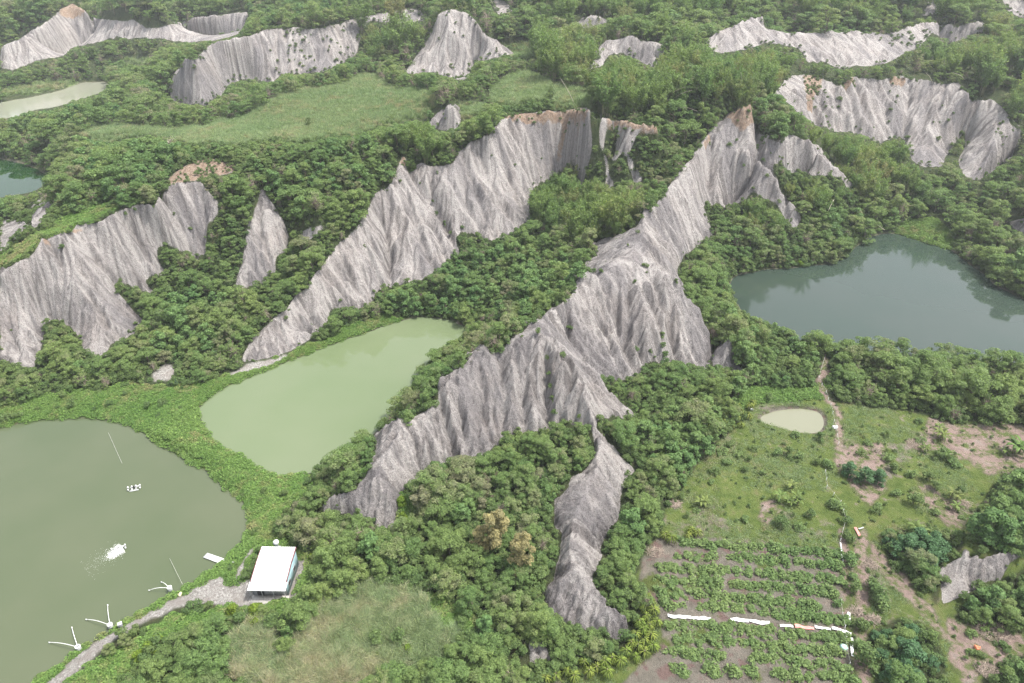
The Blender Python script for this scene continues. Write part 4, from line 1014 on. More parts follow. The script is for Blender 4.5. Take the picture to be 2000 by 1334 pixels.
def jitter_points(spacing, d0, d1, rg):
    ymax = min(d1, 960)
    nx = int(2*KM*(ymax+65)/spacing); ny = int((ymax-36)/(spacing*0.87))+1
    jj, ii = np.meshgrid(np.arange(-nx//2, nx//2+1), np.arange(ny))
    x = (jj+0.5*(ii % 2))*spacing; y = 36+ii*spacing*0.87
    x = x+(rg.random(x.shape)-0.5)*spacing*0.75; y = y+(rg.random(x.shape)-0.5)*spacing*0.75
    x = x.ravel(); y = y.ravel(); d = np.hypot(x, y)
    m = (d >= d0) & (d < d1) & (np.abs(x) < (KM-0.02)*(y+65)) & (np.abs(x) < 0.72*(y+65)+6)
    return x[m], y[m]
ZONE = {   # pixel areas where one kind of plant prevails: (kind, probability, outline)
 'z': [
  ('bamboo', 0.8, [(1045,450),(1035,395),(1045,365),(1075,335),(1120,310),(1150,330),(1200,380),(1235,405),(1235,440),(1200,455),(1150,470),(1090,465)]),
  ('bamboo', 0.75, [(1528,345),(1560,300),(1600,260),(1650,265),(1700,290),(1760,280),(1850,330),(1830,350),(1700,400),(1600,420),(1545,385)]),
  ('bamboo', 0.8, [(1450,400),(1490,390),(1530,420),(1525,460),(1470,470)]),
  ('bamboo', 0.6, [(1030,90),(1120,60),(1200,110),(1300,80),(1380,110),(1500,110),(1600,150),(1560,170),(1500,200),(1440,215),(1380,230),(1300,235),(1200,225),(1150,190),(1050,160)]),
  ('bamboo', 0.6, [(700,50),(800,35),(840,50),(800,125),(740,130),(695,110)]),
  ('bamboo', 0.45, [(1080,0),(1500,0),(1800,0),(1960,0),(2000,200),(1960,190),(1850,120),(1760,120),(1800,60),(1640,45),(1500,25),(1380,50),(1260,60),(1180,40),(1080,60)]),
  ('bamboo', 0.55, [(790,260),(840,250),(900,260),(870,310),(830,320),(800,300)]),
  ('bamboo', 0.5, [(1640,140),(1900,130),(2000,180),(2000,260),(1960,200),(1860,160),(1700,145)]),
  ('broad', 0.6, [(850,470),(950,480),(1080,500),(1140,520),(1100,570),(1000,600),(880,620),(760,590),(800,560)]),
  ('broad', 0.5, [(0,225),(60,220),(140,215),(150,250),(90,270),(60,300),(0,300)]),
  ('broad', 0.45, [(180,290),(260,270),(420,285),(620,290),(780,290),(770,340),(700,400),(600,390),(480,340),(330,330),(240,390),(180,400),(120,420)]),
  ('broad', 0.4, [(330,600),(400,560),(450,560),(430,680),(350,720),(300,680)]),
  ('broad', 0.35, [(1250,860),(1350,780),(1440,760),(1400,880),(1330,940),(1260,930)]),
  ('broad', 0.4, [(1450,620),(1600,680),(1600,780),(1480,780),(1440,700)]),
  ('broad', 0.5, [(1960,920),(2050,900),(2050,1340),(1860,1210),(1900,1160)]),
 ('mango', 0.7, [(1722,1045),(1760,1030),(1865,1040),(1885,1062),(1840,1108),(1800,1150),(1735,1105)]),
 ('mango', 0.7, [(1702,1232),(1760,1205),(1832,1235),(1856,1345),(1708,1345)]),
 ]}
zras = np.zeros((IH, IW), np.uint8); zprob = [0]; zkind = [None]
for k, p, poly in ZONE['z']:
    a, b = to_ras(*np.array(poly, float).T)
    zras[in_poly(qx+jx*2, qy+jy*2, np.stack([a, b], 1))] = len(zkind); zkind.append(k); zprob.append(p)
def zone_kind(x, y, z, rg):
    X, Y = project(x, y, z+2)
    a, b = to_ras(X, Y)
    q = zras[np.clip(b.astype(int), 0, IH-1), np.clip(a.astype(int), 0, IW-1)]
    u = rg.random(x.shape)
    out = np.full(x.shape, 'feather', dtype=object)
    for k in range(1, len(zkind)): out[(q == k) & (u < zprob[k])] = zkind[k]
    out[(q == 0) & (u < 0.05)] = 'broad'
    return out
PL = []      # every plant: kind, variant, x, y, z, scale, turn
rg = np.random.default_rng(21)
for sp, d0, d1, s0 in ((2.5, 40, 150, 0.78), (3.0, 150, 230, 0.92), (4.0, 230, 340, 1.1), (5.2, 340, 520, 1.4), (7.5, 520, 780, 2.0)):
    x, y = jitter_points(sp, d0, d1, rg)
    z = ground_z(x, y)
    c = ground_cls(x, y)
    m = (c == VEG)
    x, y, z = x[m], y[m], z[m]
    kind = zone_kind(x, y, z, rg)
    var = rg.integers(0, 100, x.shape); base = s0*(0.5+0.75*rg.random(x.shape)**1.5)*(0.55+1.0*fbm(x, y, 14, 2, 81))
    done = np.zeros(x.shape, bool)
    for shrink in (1.0, 0.78, 0.6, 0.44, 0.3):
        R = np.zeros(x.shape); H = np.zeros(x.shape)
        for k in set(kind):
            v = np.array([PROTO[k][i % len(PROTO[k])][1:] for i in var]); s = kind == k
            R[s] = v[s, 0]; H[s] = v[s, 1]
        sc = base*shrink
        if shrink < 0.6:
            kind = np.where(done, kind, np.where(np.isin(kind, ('bamboo', 'broad')), 'feather', kind))
        g = fits(x, y, z-0.1, R*sc, H*sc, (VEG,)) & ~done
        for i in np.nonzero(g)[0]:
            PL.append((kind[i], int(var[i]), x[i], y[i], z[i]-0.1*sc[i], sc[i], rg.random()*6.283))
        done |= g
print('PLANTS', len(PL), {k: sum(1 for p in PL if p[0] == k) for k in PROTO})
# ------------------------------------------------------------------ things, parts, groups
def tag(o, label, cat, group=None):
    o['label'] = label; o['category'] = cat
    if group: o['group'] = group
    return o
def thing(name, loc, label, cat, group=None, rz=0.0, sc=1.0):
    o = bpy.data.objects.new(name, None); col0.objects.link(o)
    o.empty_display_size = 0.3
    o.location = loc; o.rotation_euler = (0, 0, rz); o.scale = (sc, sc, sc)
    return tag(o, label, cat, group)
def part(name, me, parent, label=None):
    o = bpy.data.objects.new(name, me); col0.objects.link(o); o.parent = parent
    if label: o['label'] = label
    return o
NAME = {'feather': ('feathery_tree', 'tree'), 'broad': ('broadleaf_tree', 'tree'), 'mango': ('dark_round_tree', 'tree'), 'bamboo': ('bamboo_clump', 'bamboo'),
        'shrub': ('shrub', 'shrub'), 'crop': ('fruit_bush', 'bush'), 'lime': ('lime_green_bush', 'bush'), 'gold': ('golden_tree', 'tree'),
        'banana': ('banana_plant', 'banana plant'), 'dragon': ('dragon_fruit_plant', 'cactus')}
def plant(kind, var, x, y, z, sc, rz, label, group, tilt=0.0):
    parts, R, H = PROTO[kind][var % len(PROTO[kind])]
    nm, cat = NAME[kind]
    o = thing(nm, (x, y, z), label, cat, group, rz, sc)
    for n, me in parts: part(n, me, o)
    return o
def scatter_object(name, pts, meshes, kind='stuff'):
    """one object that spreads small plant meshes over points (uncountable cover)."""
    pts = np.asarray(pts, np.float32)        # x y z scale turn variant
    me = bpy.data.meshes.new(name)
    me.vertices.add(len(pts)); me.vertices.foreach_set('co', pts[:, :3].ravel())
    for nm, j, ty in (('scl', 3, 'FLOAT'), ('turn', 4, 'FLOAT'), ('pick', 5, 'INT')):
        a = me.attributes.new(nm, ty, 'POINT'); a.data.foreach_set('value', pts[:, j].astype(np.int32 if ty == 'INT' else np.float32))
    o = bpy.data.objects.new(name, me); col0.objects.link(o); o['kind'] = kind
    g = bpy.data.node_groups.new(name+'_spread', 'GeometryNodeTree')
    g.interface.new_socket('Geometry', in_out='INPUT', socket_type='NodeSocketGeometry')
    g.interface.new_socket('Geometry', in_out='OUTPUT', socket_type='NodeSocketGeometry')
    gi = g.nodes.new('NodeGroupInput'); go = g.nodes.new('NodeGroupOutput')
    iop = g.nodes.new('GeometryNodeInstanceOnPoints'); mtp = g.nodes.new('GeometryNodeMeshToPoints')
    g.links.new(gi.outputs[0], mtp.inputs[0]); g.links.new(mtp.outputs[0], iop.inputs['Points'])
    jn = g.nodes.new('GeometryNodeGeometryToInstance')
    for ob in reversed(meshes):
        oi = g.nodes.new('GeometryNodeObjectInfo'); oi.inputs['Object'].default_value = ob
        g.links.new(oi.outputs['Geometry'], jn.inputs[0])
    g.links.new(jn.outputs[0], iop.inputs['Instance']); iop.inputs['Pick Instance'].default_value = True
    def na(nm, ty):
        n = g.nodes.new('GeometryNodeInputNamedAttribute'); n.data_type = ty; n.inputs['Name'].default_value = nm
        return n.outputs['Attribute']
    g.links.new(na('pick', 'INT'), iop.inputs['Instance Index'])
    cx = g.nodes.new('ShaderNodeCombineXYZ'); g.links.new(na('turn', 'FLOAT'), cx.inputs[2])
    g.links.new(cx.outputs[0], iop.inputs['Rotation'])
    g.links.new(na('scl', 'FLOAT'), iop.inputs['Scale'])
    g.links.new(iop.outputs[0], go.inputs[0])
    md = o.modifiers.new('spread', 'NODES'); md.node_group = g
    return o
def source(me):
    return bpy.data.objects.new(me.name+'_source', me)
def joined_source(parts, name):
    """trunk and crown of a prototype as one mesh, as a source for the mass of far plants."""
    bm = __import__('bmesh').new(); me = bpy.data.meshes.new(name)
    mats = []
    for k, (n, m) in enumerate(parts):
        f0 = len(bm.faces); bm.from_mesh(m); bm.faces.ensure_lookup_table()
        for f in bm.faces[f0:]: f.material_index = k
        mats.append(m.materials[0])
    bm.to_mesh(me); bm.free()
    for m in mats: me.materials.append(m)
    return bpy.data.objects.new(name, me)
# rank the plants by how large they show
arr = np.array([(p[2], p[3], p[4], p[5], PROTO[p[0]][p[1] % len(PROTO[p[0]])][2]) for p in PL])
ax, ay, az_, asc, aH = arr.T
pxX, pxY = project(ax, ay, az_+aH*asc*0.6)
dist = np.sqrt(ax**2+ay**2+(CAM_H-az_)**2)
size = aH*asc/dist
vtop, inf = shown(ax, ay, az_+aH*asc*0.85, zbuf, 0.012)
onscreen = (pxX > -10) & (pxX < 2010) & (pxY > -5) & (pxY < 1345)
score = np.where(vtop & onscreen, size, 0)
kinds = np.array([p[0] for p in PL])
single = np.zeros(len(PL), bool)
for k, n in (('feather', 285), ('broad', 120), ('bamboo', 130), ('mango', 30)):
    idx = np.nonzero((kinds == k) & (score > 0))[0]
    single[idx[np.argsort(-score[idx])[:n]]] = True
# ---- labels that place each plant by what it stands beside
MARKS = [  # landmark phrase, pixel
 ('the white-roofed shed', (530,1110)), ('the milky green pond', (650,770)), ("the green pond's bend", (540,930)), ("the green pond's far tip", (880,620)),
 ("the pale pondside road", (300,1205)), ("the left rock arm's lower tip", (640,1000)), ("the left rock arm", (800,870)),
 ('the front peak', (1050,640)), ("the hollow between rock arms", (960,950)), ('the golden tree', (985,1040)), ('the thin rock arm', (1120,1000)),
 ("the thin rock arm's foot", (1150,1200)), ('the dry grass patch', (720,1240)), ("the bright green glade", (870,1195)), ("the picture's bottom edge", (900,1300)),
 ("the rock saddle", (1170,830)), ("the massif's right foot", (1320,730)), ('the small egg-shaped boulder', (1425,690)), ('the small brown pond', (1545,825)),
 ('the dragon fruit hedge', (1420,800)), ("the crop rows' upper left", (1290,1040)), ('the grassy orchard', (1380,900)), ("the footpath", (1610,740)),
 ("the blue lake's near shore", (1700,680)), ("the lakeside trees' right end", (1930,740)), ("the blue lake's left shore", (1420,580)), ("the blue lake's far shore", (1560,500)),
 ("the blue lake's reedy tip", (1810,460)), ("the blue lake's right shore", (1960,520)), ("the massif's dark block", (1130,570)), ("the massif's broad crest", (1260,450)),
 ('the bamboo grove', (1130,400)), ("the overgrown slope", (1230,320)), ("the tall cliff's orange rim", (1060,215)), ("the valley beyond the pond", (960,540)),
 ("the middle cliff's bank", (700,620)), ('the middle cliff', (760,480)), ('the small rock pyramid', (511,480)), ("the pyramid's left gully", (410,560)), ("the pyramid's right gully", (580,500)),
 ("the big left cliff's foot", (240,690)), ("the far left valley", (60,740)), ("the left cliff's lone tree", (110,650)), ("the bare patch near the dike", (320,730)),
 ("the big left cliff's rim", (220,400)), ("the left orange soil cap", (390,320)), ('the cliff-top wood', (640,340)), ('the meadow', (560,230)), ("the meadow's left end", (160,270)), ('the dark far-left pond', (60,340)),
 ('the pale far-left pond', (120,190)), ("the far grey ridge's tip", (340,190)), ("the far grey ridge's foot", (560,150)), ('the far grey pyramid', (880,100)), ('the little grey cone', (875,225)),
 ('the orange-capped spur', (1440,240)), ('the spur above the lake', (1500,360)), ("the right cliff's hollow", (1700,330)), ("the right cliff's foot", (1850,350)), ("the right cliff's rim", (1700,145)),
 ("the far right cliff", (1650,90)), ('the yellowing bamboo ridge', (1330,150)), ('the eroded grey bank', (1910,1120)), ('the brush-strewn clearing', (1920,1260)), ("the field track's big trees", (1790,1080)),
 ("the crop rows' lower right", (1760,1290)), ("the orchard's right edge", (1980,980)),
]
MW = np.array([m[1] for m in MARKS], float)
ORD = ['nearest', 'second nearest', 'third nearest', 'fourth nearest', 'fifth nearest', 'sixth nearest', 'seventh nearest', 'eighth nearest', 'ninth nearest', 'tenth nearest', 'eleventh nearest', 'twelfth nearest']
DIRS = ['right of', 'up right from', 'above', 'up left from', 'left of', 'down left from', 'below', 'down right from']
def label_plants(items):
    """items: (index, X, Y, noun phrase); returns a label for each that no other shares."""
    seen = {}; out = {}
    P = np.array([(i[1], i[2]) for i in items])
    D = np.hypot(P[:, None, 0]-MW[None, :, 0], P[:, None, 1]-MW[None, :, 1])
    order = np.argsort(D.min(1))
    for q in order:
        for m in np.argsort(D[q])[:4]:
            dx, dy = P[q]-MW[m]
            if D[q, m] < 6: w = 'at'
            else: w = DIRS[int(round(math.atan2(-dy, dx)/(math.pi/4))) % 8]
            key = (items[q][3], w, m)
            n = seen.get(key, 0)
            if n < 3 or m == np.argsort(D[q])[3]:
                seen[key] = n+1
                out[items[q][0]] = f"{items[q][3]}, {ORD[min(n, 11)]} one {w} {MARKS[m][0]}"
                if n == 0: first = items[q][0]
                break
    return out
DESC = {'feather': 'feathery thicket tree', 'broad': 'dark broadleaf tree', 'bamboo': 'arching bamboo clump', 'mango': 'dense dark tree'}
SIZE = lambda s, k: 'small ' if s < 0.62 else ('' if s < 0.95 else 'large ')
items = [(i, pxX[i], pxY[i], (SIZE(PL[i][5], PL[i][0])+DESC[PL[i][0]])) for i in np.nonzero(single)[0]]
LAB = label_plants(items)
GRP = {'feather': 'feathery trees of the thickets', 'broad': 'broadleaf trees among the thickets', 'bamboo': 'bamboo clumps on the hills', 'mango': 'dense dark trees by the field'}
for i in np.nonzero(single)[0]:
    k, v, x, y, z, s, r = PL[i]
    plant(k, v, x, y, z, s, r, LAB[i], GRP[k])
for k, nm in (('feather', 'thicket_foliage'), ('broad', 'broadleaf_wood'), ('bamboo', 'bamboo_wood'), ('mango', 'dark_foliage')):
    src = [joined_source(p[0], nm+'_kind') for p in PROTO[k]]
    pts = [(p[2], p[3], p[4], p[5], p[6], p[1] % len(src)) for p, s_ in zip(PL, single) if p[0] == k and not s_]
    if pts: scatter_object(nm, pts, src)
# ---- uncountable ground cover
rg = np.random.default_rng(33)
def cover_points(spacing, d0, d1, which, R, H, s0, s1, ok, zoff=0.0):
    x, y = jitter_points(spacing, d0, d1, rg)
    m = np.isin(ground_cls(x, y), which); x, y = x[m], y[m]; z = ground_z(x, y)
    sc = s0+(s1-s0)*rg.random(x.shape)
    X, Y = project(x, y, z); on = (X > -60) & (X < 2060) & (Y < 1400)
    g = fits(x, y, z, R*sc, H*sc, ok) & on
    return np.column_stack([x, y, z+zoff, sc, rg.random(x.shape)*6.283, rg.integers(0, 4, x.shape)])[g]
vp = np.concatenate([cover_points(0.85, 40, 175, (VINE,), 0.6, 0.3, 0.7, 1.25, (VINE, VEG, GRASS, FARM, WATER)), cover_points(1.1, 175, 300, (VINE,), 0.6, 0.3, 0.9, 1.5, (VINE, VEG, GRASS, WATER))])
scatter_object('creeper_vegetation', vp, [source(m) for m in COVERMESH['vine']])
dg = cover_points(0.6, 40, 130, (GRASS,), 0.3, 0.6, 0.55, 1.3, (GRASS, VEG, VINE, FARM))
scatter_object('dry_grass', dg, [source(m) for m in COVERMESH['dry']])
gp = np.concatenate([cover_points(1.35, 130, 360, (GRASS,), 0.3, 1.0, 0.9, 1.5, (GRASS, VEG, VINE)),
                     cover_points(3.0, 360, 600, (GRASS,), 0.3, 1.0, 1.4, 2.2, (GRASS, VEG, VINE))])
scatter_object('meadow_grass', gp, [source(m) for m in COVERMESH['grass']])
fp = cover_points(0.95, 40, 190, (FARM,), 0.3, 0.2, 0.8, 1.6, (FARM, VINE, VEG))
fn = fbm(fp[:, 0], fp[:, 1], 12, 4, 91); fp = fp[fn+0.15*rg.random(len(fp)) < 0.60]; fp[:, 5] = fp[:, 5] % 3
scatter_object('orchard_grass', fp, [source(m) for m in COVERMESH['short']])
up_ = cover_points(1.5, 40, 260, (VEG,), 0.8, 0.8, 0.5, 1.3, (VEG,), -0.05)
dk = cover_points(4.2, 40, 260, (VINE,), 0.8, 0.8, 0.4, 1.1, (VINE, VEG)); up_ = np.concatenate([up_, dk[rg.random(len(dk)) < 0.4]])
wk = cover_points(2.2, 40, 200, (FARM, BARE), 0.5, 0.5, 0.12, 0.42, (FARM, BARE, VEG, VINE)); scatter_object('weed_foliage', wk[rg.random(len(wk)) < 0.5], [joined_source(p[0], 'weed_kind') for p in PROTO['shrub']])
scatter_object('undergrowth_foliage', up_, [joined_source(p[0], 'undergrowth_kind') for p in PROTO['shrub']])
# scrub creeping over the edges and ledges of the rock
sx_, sy_ = jitter_points(1.5, 40, 460, rg); m_ = np.isin(ground_cls(sx_, sy_), (ROCK, SOIL)); sx_, sy_ = sx_[m_], sy_[m_]
rr_, cc_ = ij(sx_, sy_); edge = bil(rock, rr_, cc_); so_ = bil(soil, rr_, cc_); fl = bil(c1, rr_, cc_); sn = fbm(sx_, sy_, 18, 3, 111); u_ = rg.random(sx_.shape)
fz = (np.hypot(sx_, sy_) > 240); keep = ((edge < 0.85) & (u_ < 0.5)) | (fz & (sn > 0.56) & (u_ < 0.12)) | ((sn > 0.66) & (fl > 0.5) & (u_ < 0.22)) | ((so_ > 0.3) & (u_ < 0.4)) | (u_ < 0.002)
sp_ = np.column_stack([sx_, sy_, ground_z(sx_, sy_)-0.1, 0.18+0.5*rg.random(sx_.shape)**2+0.0009*np.hypot(sx_, sy_), rg.random(sx_.shape)*6.283, rg.integers(0, 4, sx_.shape)])[keep]
scatter_object('scrub_foliage', sp_, [joined_source(p[0], 'scrub_kind') for p in PROTO['shrub']])
print('COVER', len(vp), len(gp), len(fp), len(up_))

# ------------------------------------------------------------------ air
def haze(density):
    xs, ys, zs = (-1300, 1300), (-60, 1300), (-40, 175)
    V = [(x, y, z) for x in xs for y in ys for z in zs]
    F = [(0, 1, 3, 2), (4, 6, 7, 5), (0, 4, 5, 1), (2, 3, 7, 6), (0, 2, 6, 4), (1, 5, 7, 3)]
    me = bpy.data.meshes.new('haze'); me.from_pydata(V, [], F)
    o = bpy.data.objects.new('haze', me); col0.objects.link(o); o['kind'] = 'stuff'
    m = bpy.data.materials.new('haze'); m.use_nodes = True; nt = m.node_tree
    nt.nodes.remove(nt.nodes['Principled BSDF'])
    v = nt.nodes.new('ShaderNodeVolumePrincipled'); v.inputs['Color'].default_value = (0.90, 0.95, 1.0, 1); v.inputs['Density'].default_value = density
    v.inputs['Anisotropy'].default_value = 0.2
    nt.links.new(v.outputs[0], nt.nodes['Material Output'].inputs['Volume'])
    me.materials.append(m)
haze(0.00020)
# ------------------------------------------------------------------ the farm, the ponds' gear
bmw = lambda n, c, r=0.5, var=0.06, sp=0.4, metal=0.0, sc=2.0: plain_mat(n, c, r, sp, var, sc, metal)
M.update({
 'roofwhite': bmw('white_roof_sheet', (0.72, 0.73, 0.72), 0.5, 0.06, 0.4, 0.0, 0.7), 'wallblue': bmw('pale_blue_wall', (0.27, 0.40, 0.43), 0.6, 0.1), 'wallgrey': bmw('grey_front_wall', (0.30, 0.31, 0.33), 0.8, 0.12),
 'trimplum': bmw('plum_trim', (0.20, 0.085, 0.09), 0.5), 'dark': bmw('dark_opening', (0.03, 0.032, 0.035), 0.4), 'concrete': bmw('concrete', (0.45, 0.43, 0.40), 0.9, 0.2, 0.2),
 'plasticw': bmw('white_plastic', (0.66, 0.67, 0.66), 0.5, 0.12), 'steel': bmw('galvanised_steel', (0.36, 0.37, 0.37), 0.5, 0.2, 0.5), 'greyplastic': bmw('grey_plastic', (0.45, 0.46, 0.46), 0.5),
 'pink': bmw('faded_red_sheet', (0.62, 0.25, 0.22), 0.6), 'aqua': bmw('pale_aqua_plastic', (0.45, 0.66, 0.62), 0.5), 'bluep': bmw('blue_plastic', (0.05, 0.22, 0.55), 0.4), 'orange': bmw('orange_sack', (0.62, 0.21, 0.11), 0.7),
 'foam': bmw('white_water', (0.88, 0.89, 0.88), 0.6, 0.03), 'yellowish': bmw('cream_sack', (0.66, 0.60, 0.38), 0.8), 'cord': bmw('pale_cord', (0.55, 0.55, 0.50), 0.7),
})
V3 = lambda t: np.array(t, float)
# --- shed: plan taken from the roof's corners
zb_ = 1.35
rf = [V3(W(*p)) for p in ((483, 1152, zb_+2.75), (556, 1153, zb_+2.75), (581, 1073, zb_+3.75), (516, 1072, zb_+3.75))]
ux_ = rf[1]-rf[0]; ux_[2] = 0; wid = np.linalg.norm(ux_); ux_ /= wid
mid_f, mid_b = (rf[0]+rf[1])/2, (rf[2]+rf[3])/2
dep = abs(np.dot((mid_b-mid_f)[:2], np.array([-ux_[1], ux_[0]])))
rzh = math.atan2(ux_[1], ux_[0])
hx, hy = mid_f[0], mid_f[1]
shed = thing('shed', (hx, hy, zb_), 'white roofed pale blue farm shed at the end of the pale track', 'shed', None, rzh)
wd = 0.94*wid; d0, d1 = 1.0, dep-0.15            # local x across, y to the back
sk = (mid_b-mid_f)[:2]; shx = float(np.dot(sk, ux_[:2]))        # plan leans sideways a little
print('SHED', wid, dep, shx, mid_f)
def wall_mb(p, q, z0, z1a, z1b, t=0.12):
    mb = MB(); p, q = V3((*p, 0)), V3((*q, 0)); n = np.array([-(q-p)[1], (q-p)[0], 0]); n /= np.linalg.norm(n); n *= t
    V = [p+[0, 0, z0], q+[0, 0, z0], q+[0, 0, z1b], p+[0, 0, z1a]]; V = V+[v+n for v in V]
    mb.poly(V, [(0, 1, 2, 3), (5, 4, 7, 6), (0, 4, 5, 1), (1, 5, 6, 2), (2, 6, 7, 3), (3, 7, 4, 0)])
    return mb
xs = lambda y: shx*y/dep*0.0
rh = lambda y: 2.62+0.23*min(y, 2.4)+0.2*max(0, min(y-2.4, 3.6))+0.03*max(0, y-6)
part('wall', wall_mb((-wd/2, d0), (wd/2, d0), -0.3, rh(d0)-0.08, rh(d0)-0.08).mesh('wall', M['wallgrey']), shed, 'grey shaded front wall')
sw = part('wall', wall_mb((wd/2, d0), (wd/2, d1), -0.3, rh(d0)-0.08, rh(d1)-0.08).mesh('wall', M['wallblue']), shed, 'pale blue side wall')
part('wall', wall_mb((wd/2, d1), (-wd/2, d1), -0.3, rh(d1)-0.08, rh(d1)-0.08).mesh('wall', M['wallblue']), shed)
part('wall', wall_mb((-wd/2, d1), (-wd/2, d0), -0.3, rh(d1)-0.08, rh(d0)-0.08).mesh('wall', M['wallblue']), shed)
for yy in (2.5, dep-2.3):
    mb = MB(); mb.box((wd/2+0.03, yy, 1.55), (0.06, 1.0, 0.9)); w_ = part('window', mb.mesh('window', M['dark']), shed)
    mb = MB()
    for dy in (-0.53, 0.53): mb.box((wd/2+0.045, yy+dy, 1.55), (0.05, 0.06, 1.06))
    for dz in (-0.48, 0.48): mb.box((wd/2+0.045, yy, 1.55+dz), (0.05, 1.0, 0.06))
    f_ = part('frame', mb.mesh('frame', M['greyplastic']), w_)
mb = MB(); mb.box((-wd*0.28, d0-0.035, 0.95), (1.1, 0.06, 2.0)); part('door', mb.mesh('door', M['dark']), shed)
def slab(y0, y1, w, lift, t=0.07, n=16):
    """roof sheet with shallow corrugation running down the slope."""
    mb = MB(); x = np.linspace(-w/2, w/2, n*6+1); zc = 0.025*np.cos(np.arange(n*6+1)*2*math.pi/6)
    rows = []
    for yy in (y0, y1): rows.append(np.column_stack([x, np.full_like(x, yy), rh(yy)+lift+zc]))
    T = np.stack([rows[0][:-1], rows[0][1:], rows[1][1:], rows[1][:-1]], 1)
    mb.quads(T, np.full(len(T), .5)); mb.quads(T[:, ::-1]-[0, 0, t], np.full(len(T), .5))
    for r in rows:
        E_ = np.stack([r[:-1], r[:-1]-[0, 0, t], r[1:]-[0, 0, t], r[1:]], 1); mb.quads(E_, np.full(len(E_), .5))
    return mb
part('awning', slab(-0.05, 1.5, wid*1.02, 0.0).mesh('awning', M['roofwhite']), shed, 'white front awning sheet')
part('roof', slab(1.35, dep*0.62, wid*0.94, 0.12).mesh('roof', M['roofwhite']), shed)
part('roof', slab(dep*0.62-0.1, dep+0.15, wid*0.94, 0.2).mesh('roof', M['roofwhite']), shed)
for sx in (-1, 1):
    mb = MB(); yy = np.array([1.35, dep*0.62, dep+0.15]); x0 = sx*(wid*0.47+0.07)
    for a, b in zip(yy[:-1], yy[1:]):
        V = [(x0+ox, y_, rh(y_)+dz) for y_ in (a, b) for ox in (-0.06, 0.06) for dz in (-0.12, 0.22)]
        mb.poly(V, [(0, 1, 3, 2), (4, 6, 7, 5), (0, 4, 5, 1), (2, 3, 7, 6), (1, 5, 7, 3), (0, 2, 6, 4)])
    part('roof_trim', mb.mesh('roof_trim', M['trimplum']), shed)
mb = MB(); mb.box((0, 0.15, -0.12), (wid*1.0, 1.7, 0.32)); part('step', mb.mesh('step', M['concrete']), shed)
for q in (-0.46, -0.15, 0.16, 0.46):
    mb = MB(); mb.tube([(wid*q, 0.1, -0.2), (wid*q, 0.1, 2.6)], 0.045, 8); part('post', mb.mesh('post', M['steel']), shed)
# --- water tank on a stand behind the shed
tx, ty, _ = W(540, 1064, 3.3)
tank = thing('water_tank', (tx, ty, ground_z(np.array([tx]), np.array([ty]))[0]), 'white bulb shaped water tank on a steel stand behind the shed', 'water tank')
def lathe(prof, n=20, c=(0, 0)):
    mb = MB(); P = np.array(prof, float); th = np.arange(n)*2*math.pi/n
    V = np.stack([c[0]+P[:, :1]*np.cos(th), c[1]+P[:, :1]*np.sin(th), np.repeat(P[:, 1:], n, 1)], -1).reshape(-1, 3)
    k = len(P); i = np.arange(k-1)[:, None]*n+np.arange(n); j = np.arange(k-1)[:, None]*n+(np.arange(n)+1) % n
    mb.v.append(V); mb.f.append(np.stack([i, j, j+n, i+n], -1).reshape(-1, 4)); mb.l.append(np.full(len(V), .5)); mb.n = len(V)
    return mb
part('tank', lathe([(0.01, 1.2), (0.26, 1.2), (0.27, 1.75), (0.33, 2.1), (0.46, 2.4), (0.5, 2.65), (0.44, 2.9), (0.28, 3.05), (0.01, 3.1)]).mesh('tank', M['plasticw'], True), tank)
mb = MB()
for sx in (-1, 1):
    for sy in (-1, 1): mb.tube([(sx*0.42, sy*0.42, -0.4), (sx*0.36, sy*0.36, 1.5)], 0.035, 6)
for z_ in (0.4, 1.1):
    for sx in (-1, 1): mb.box((sx*0.4, 0, z_), (0.05, 0.8, 0.05)); mb.box((0, sx*0.4, z_), (0.8, 0.05, 0.05))
mb.box((0, 0, 1.17), (0.85, 0.85, 0.05)); part('stand', mb.mesh('stand', M['steel']), tank)
# --- paddle-wheel aerators
def aerator(X, Y, rz, label):
    x, y, _ = W(X, Y, 0.15)
    o = thing('paddle_aerator', (x, y, 0.0), label, 'aerator', 'aerators on the grey pond', rz)
    for s in (-1, 1):
        mb = MB(); mb.tube([(-0.85, s*0.55, 0.06), (-0.7, s*0.55, 0.1), (0.7, s*0.55, 0.1), (0.85, s*0.55, 0.06)], [0.1, 0.15, 0.15, 0.1], 8)
        part('float', mb.mesh('float', M['greyplastic']), o)
    mb = MB(); mb.tube([(-1.25, 0, 0.42), (1.25, 0, 0.42)], 0.04, 6)
    for q in (-0.5, 0.5): mb.box((q, 0, 0.27), (0.07, 1.2, 0.06)); mb.box((q, 0, 0.35), (0.06, 0.1, 0.16))
    part('axle_frame', mb.mesh('axle_frame', M['steel']), o)
    for q in (-1.1, -0.38, 0.38, 1.1):
        mb = MB()
        for k in range(8):
            a = k*math.pi/4; mb.box((q, math.cos(a)*0.3, 0.42+math.sin(a)*0.3), (0.2, 0.3, 0.03), [[1, 0, 0], [0, math.cos(a), -math.sin(a)], [0, math.sin(a), math.cos(a)]])
        part('paddle_wheel', mb.mesh('paddle_wheel', M['plasticw']), o)
    mb = MB(); mb.box((0, 0, 0.55), (0.36, 0.3, 0.26)); mb.tube([(-0.1, 0, 0.7), (0.1, 0, 0.7)], 0.1, 8); part('motor', mb.mesh('motor', M['dark']), o)
aerator(262, 954, 0.30, 'still white paddle aerator floating on the grey pond')
aerator(232, 1073, 0.45, 'running paddle aerator half hidden in white spray')
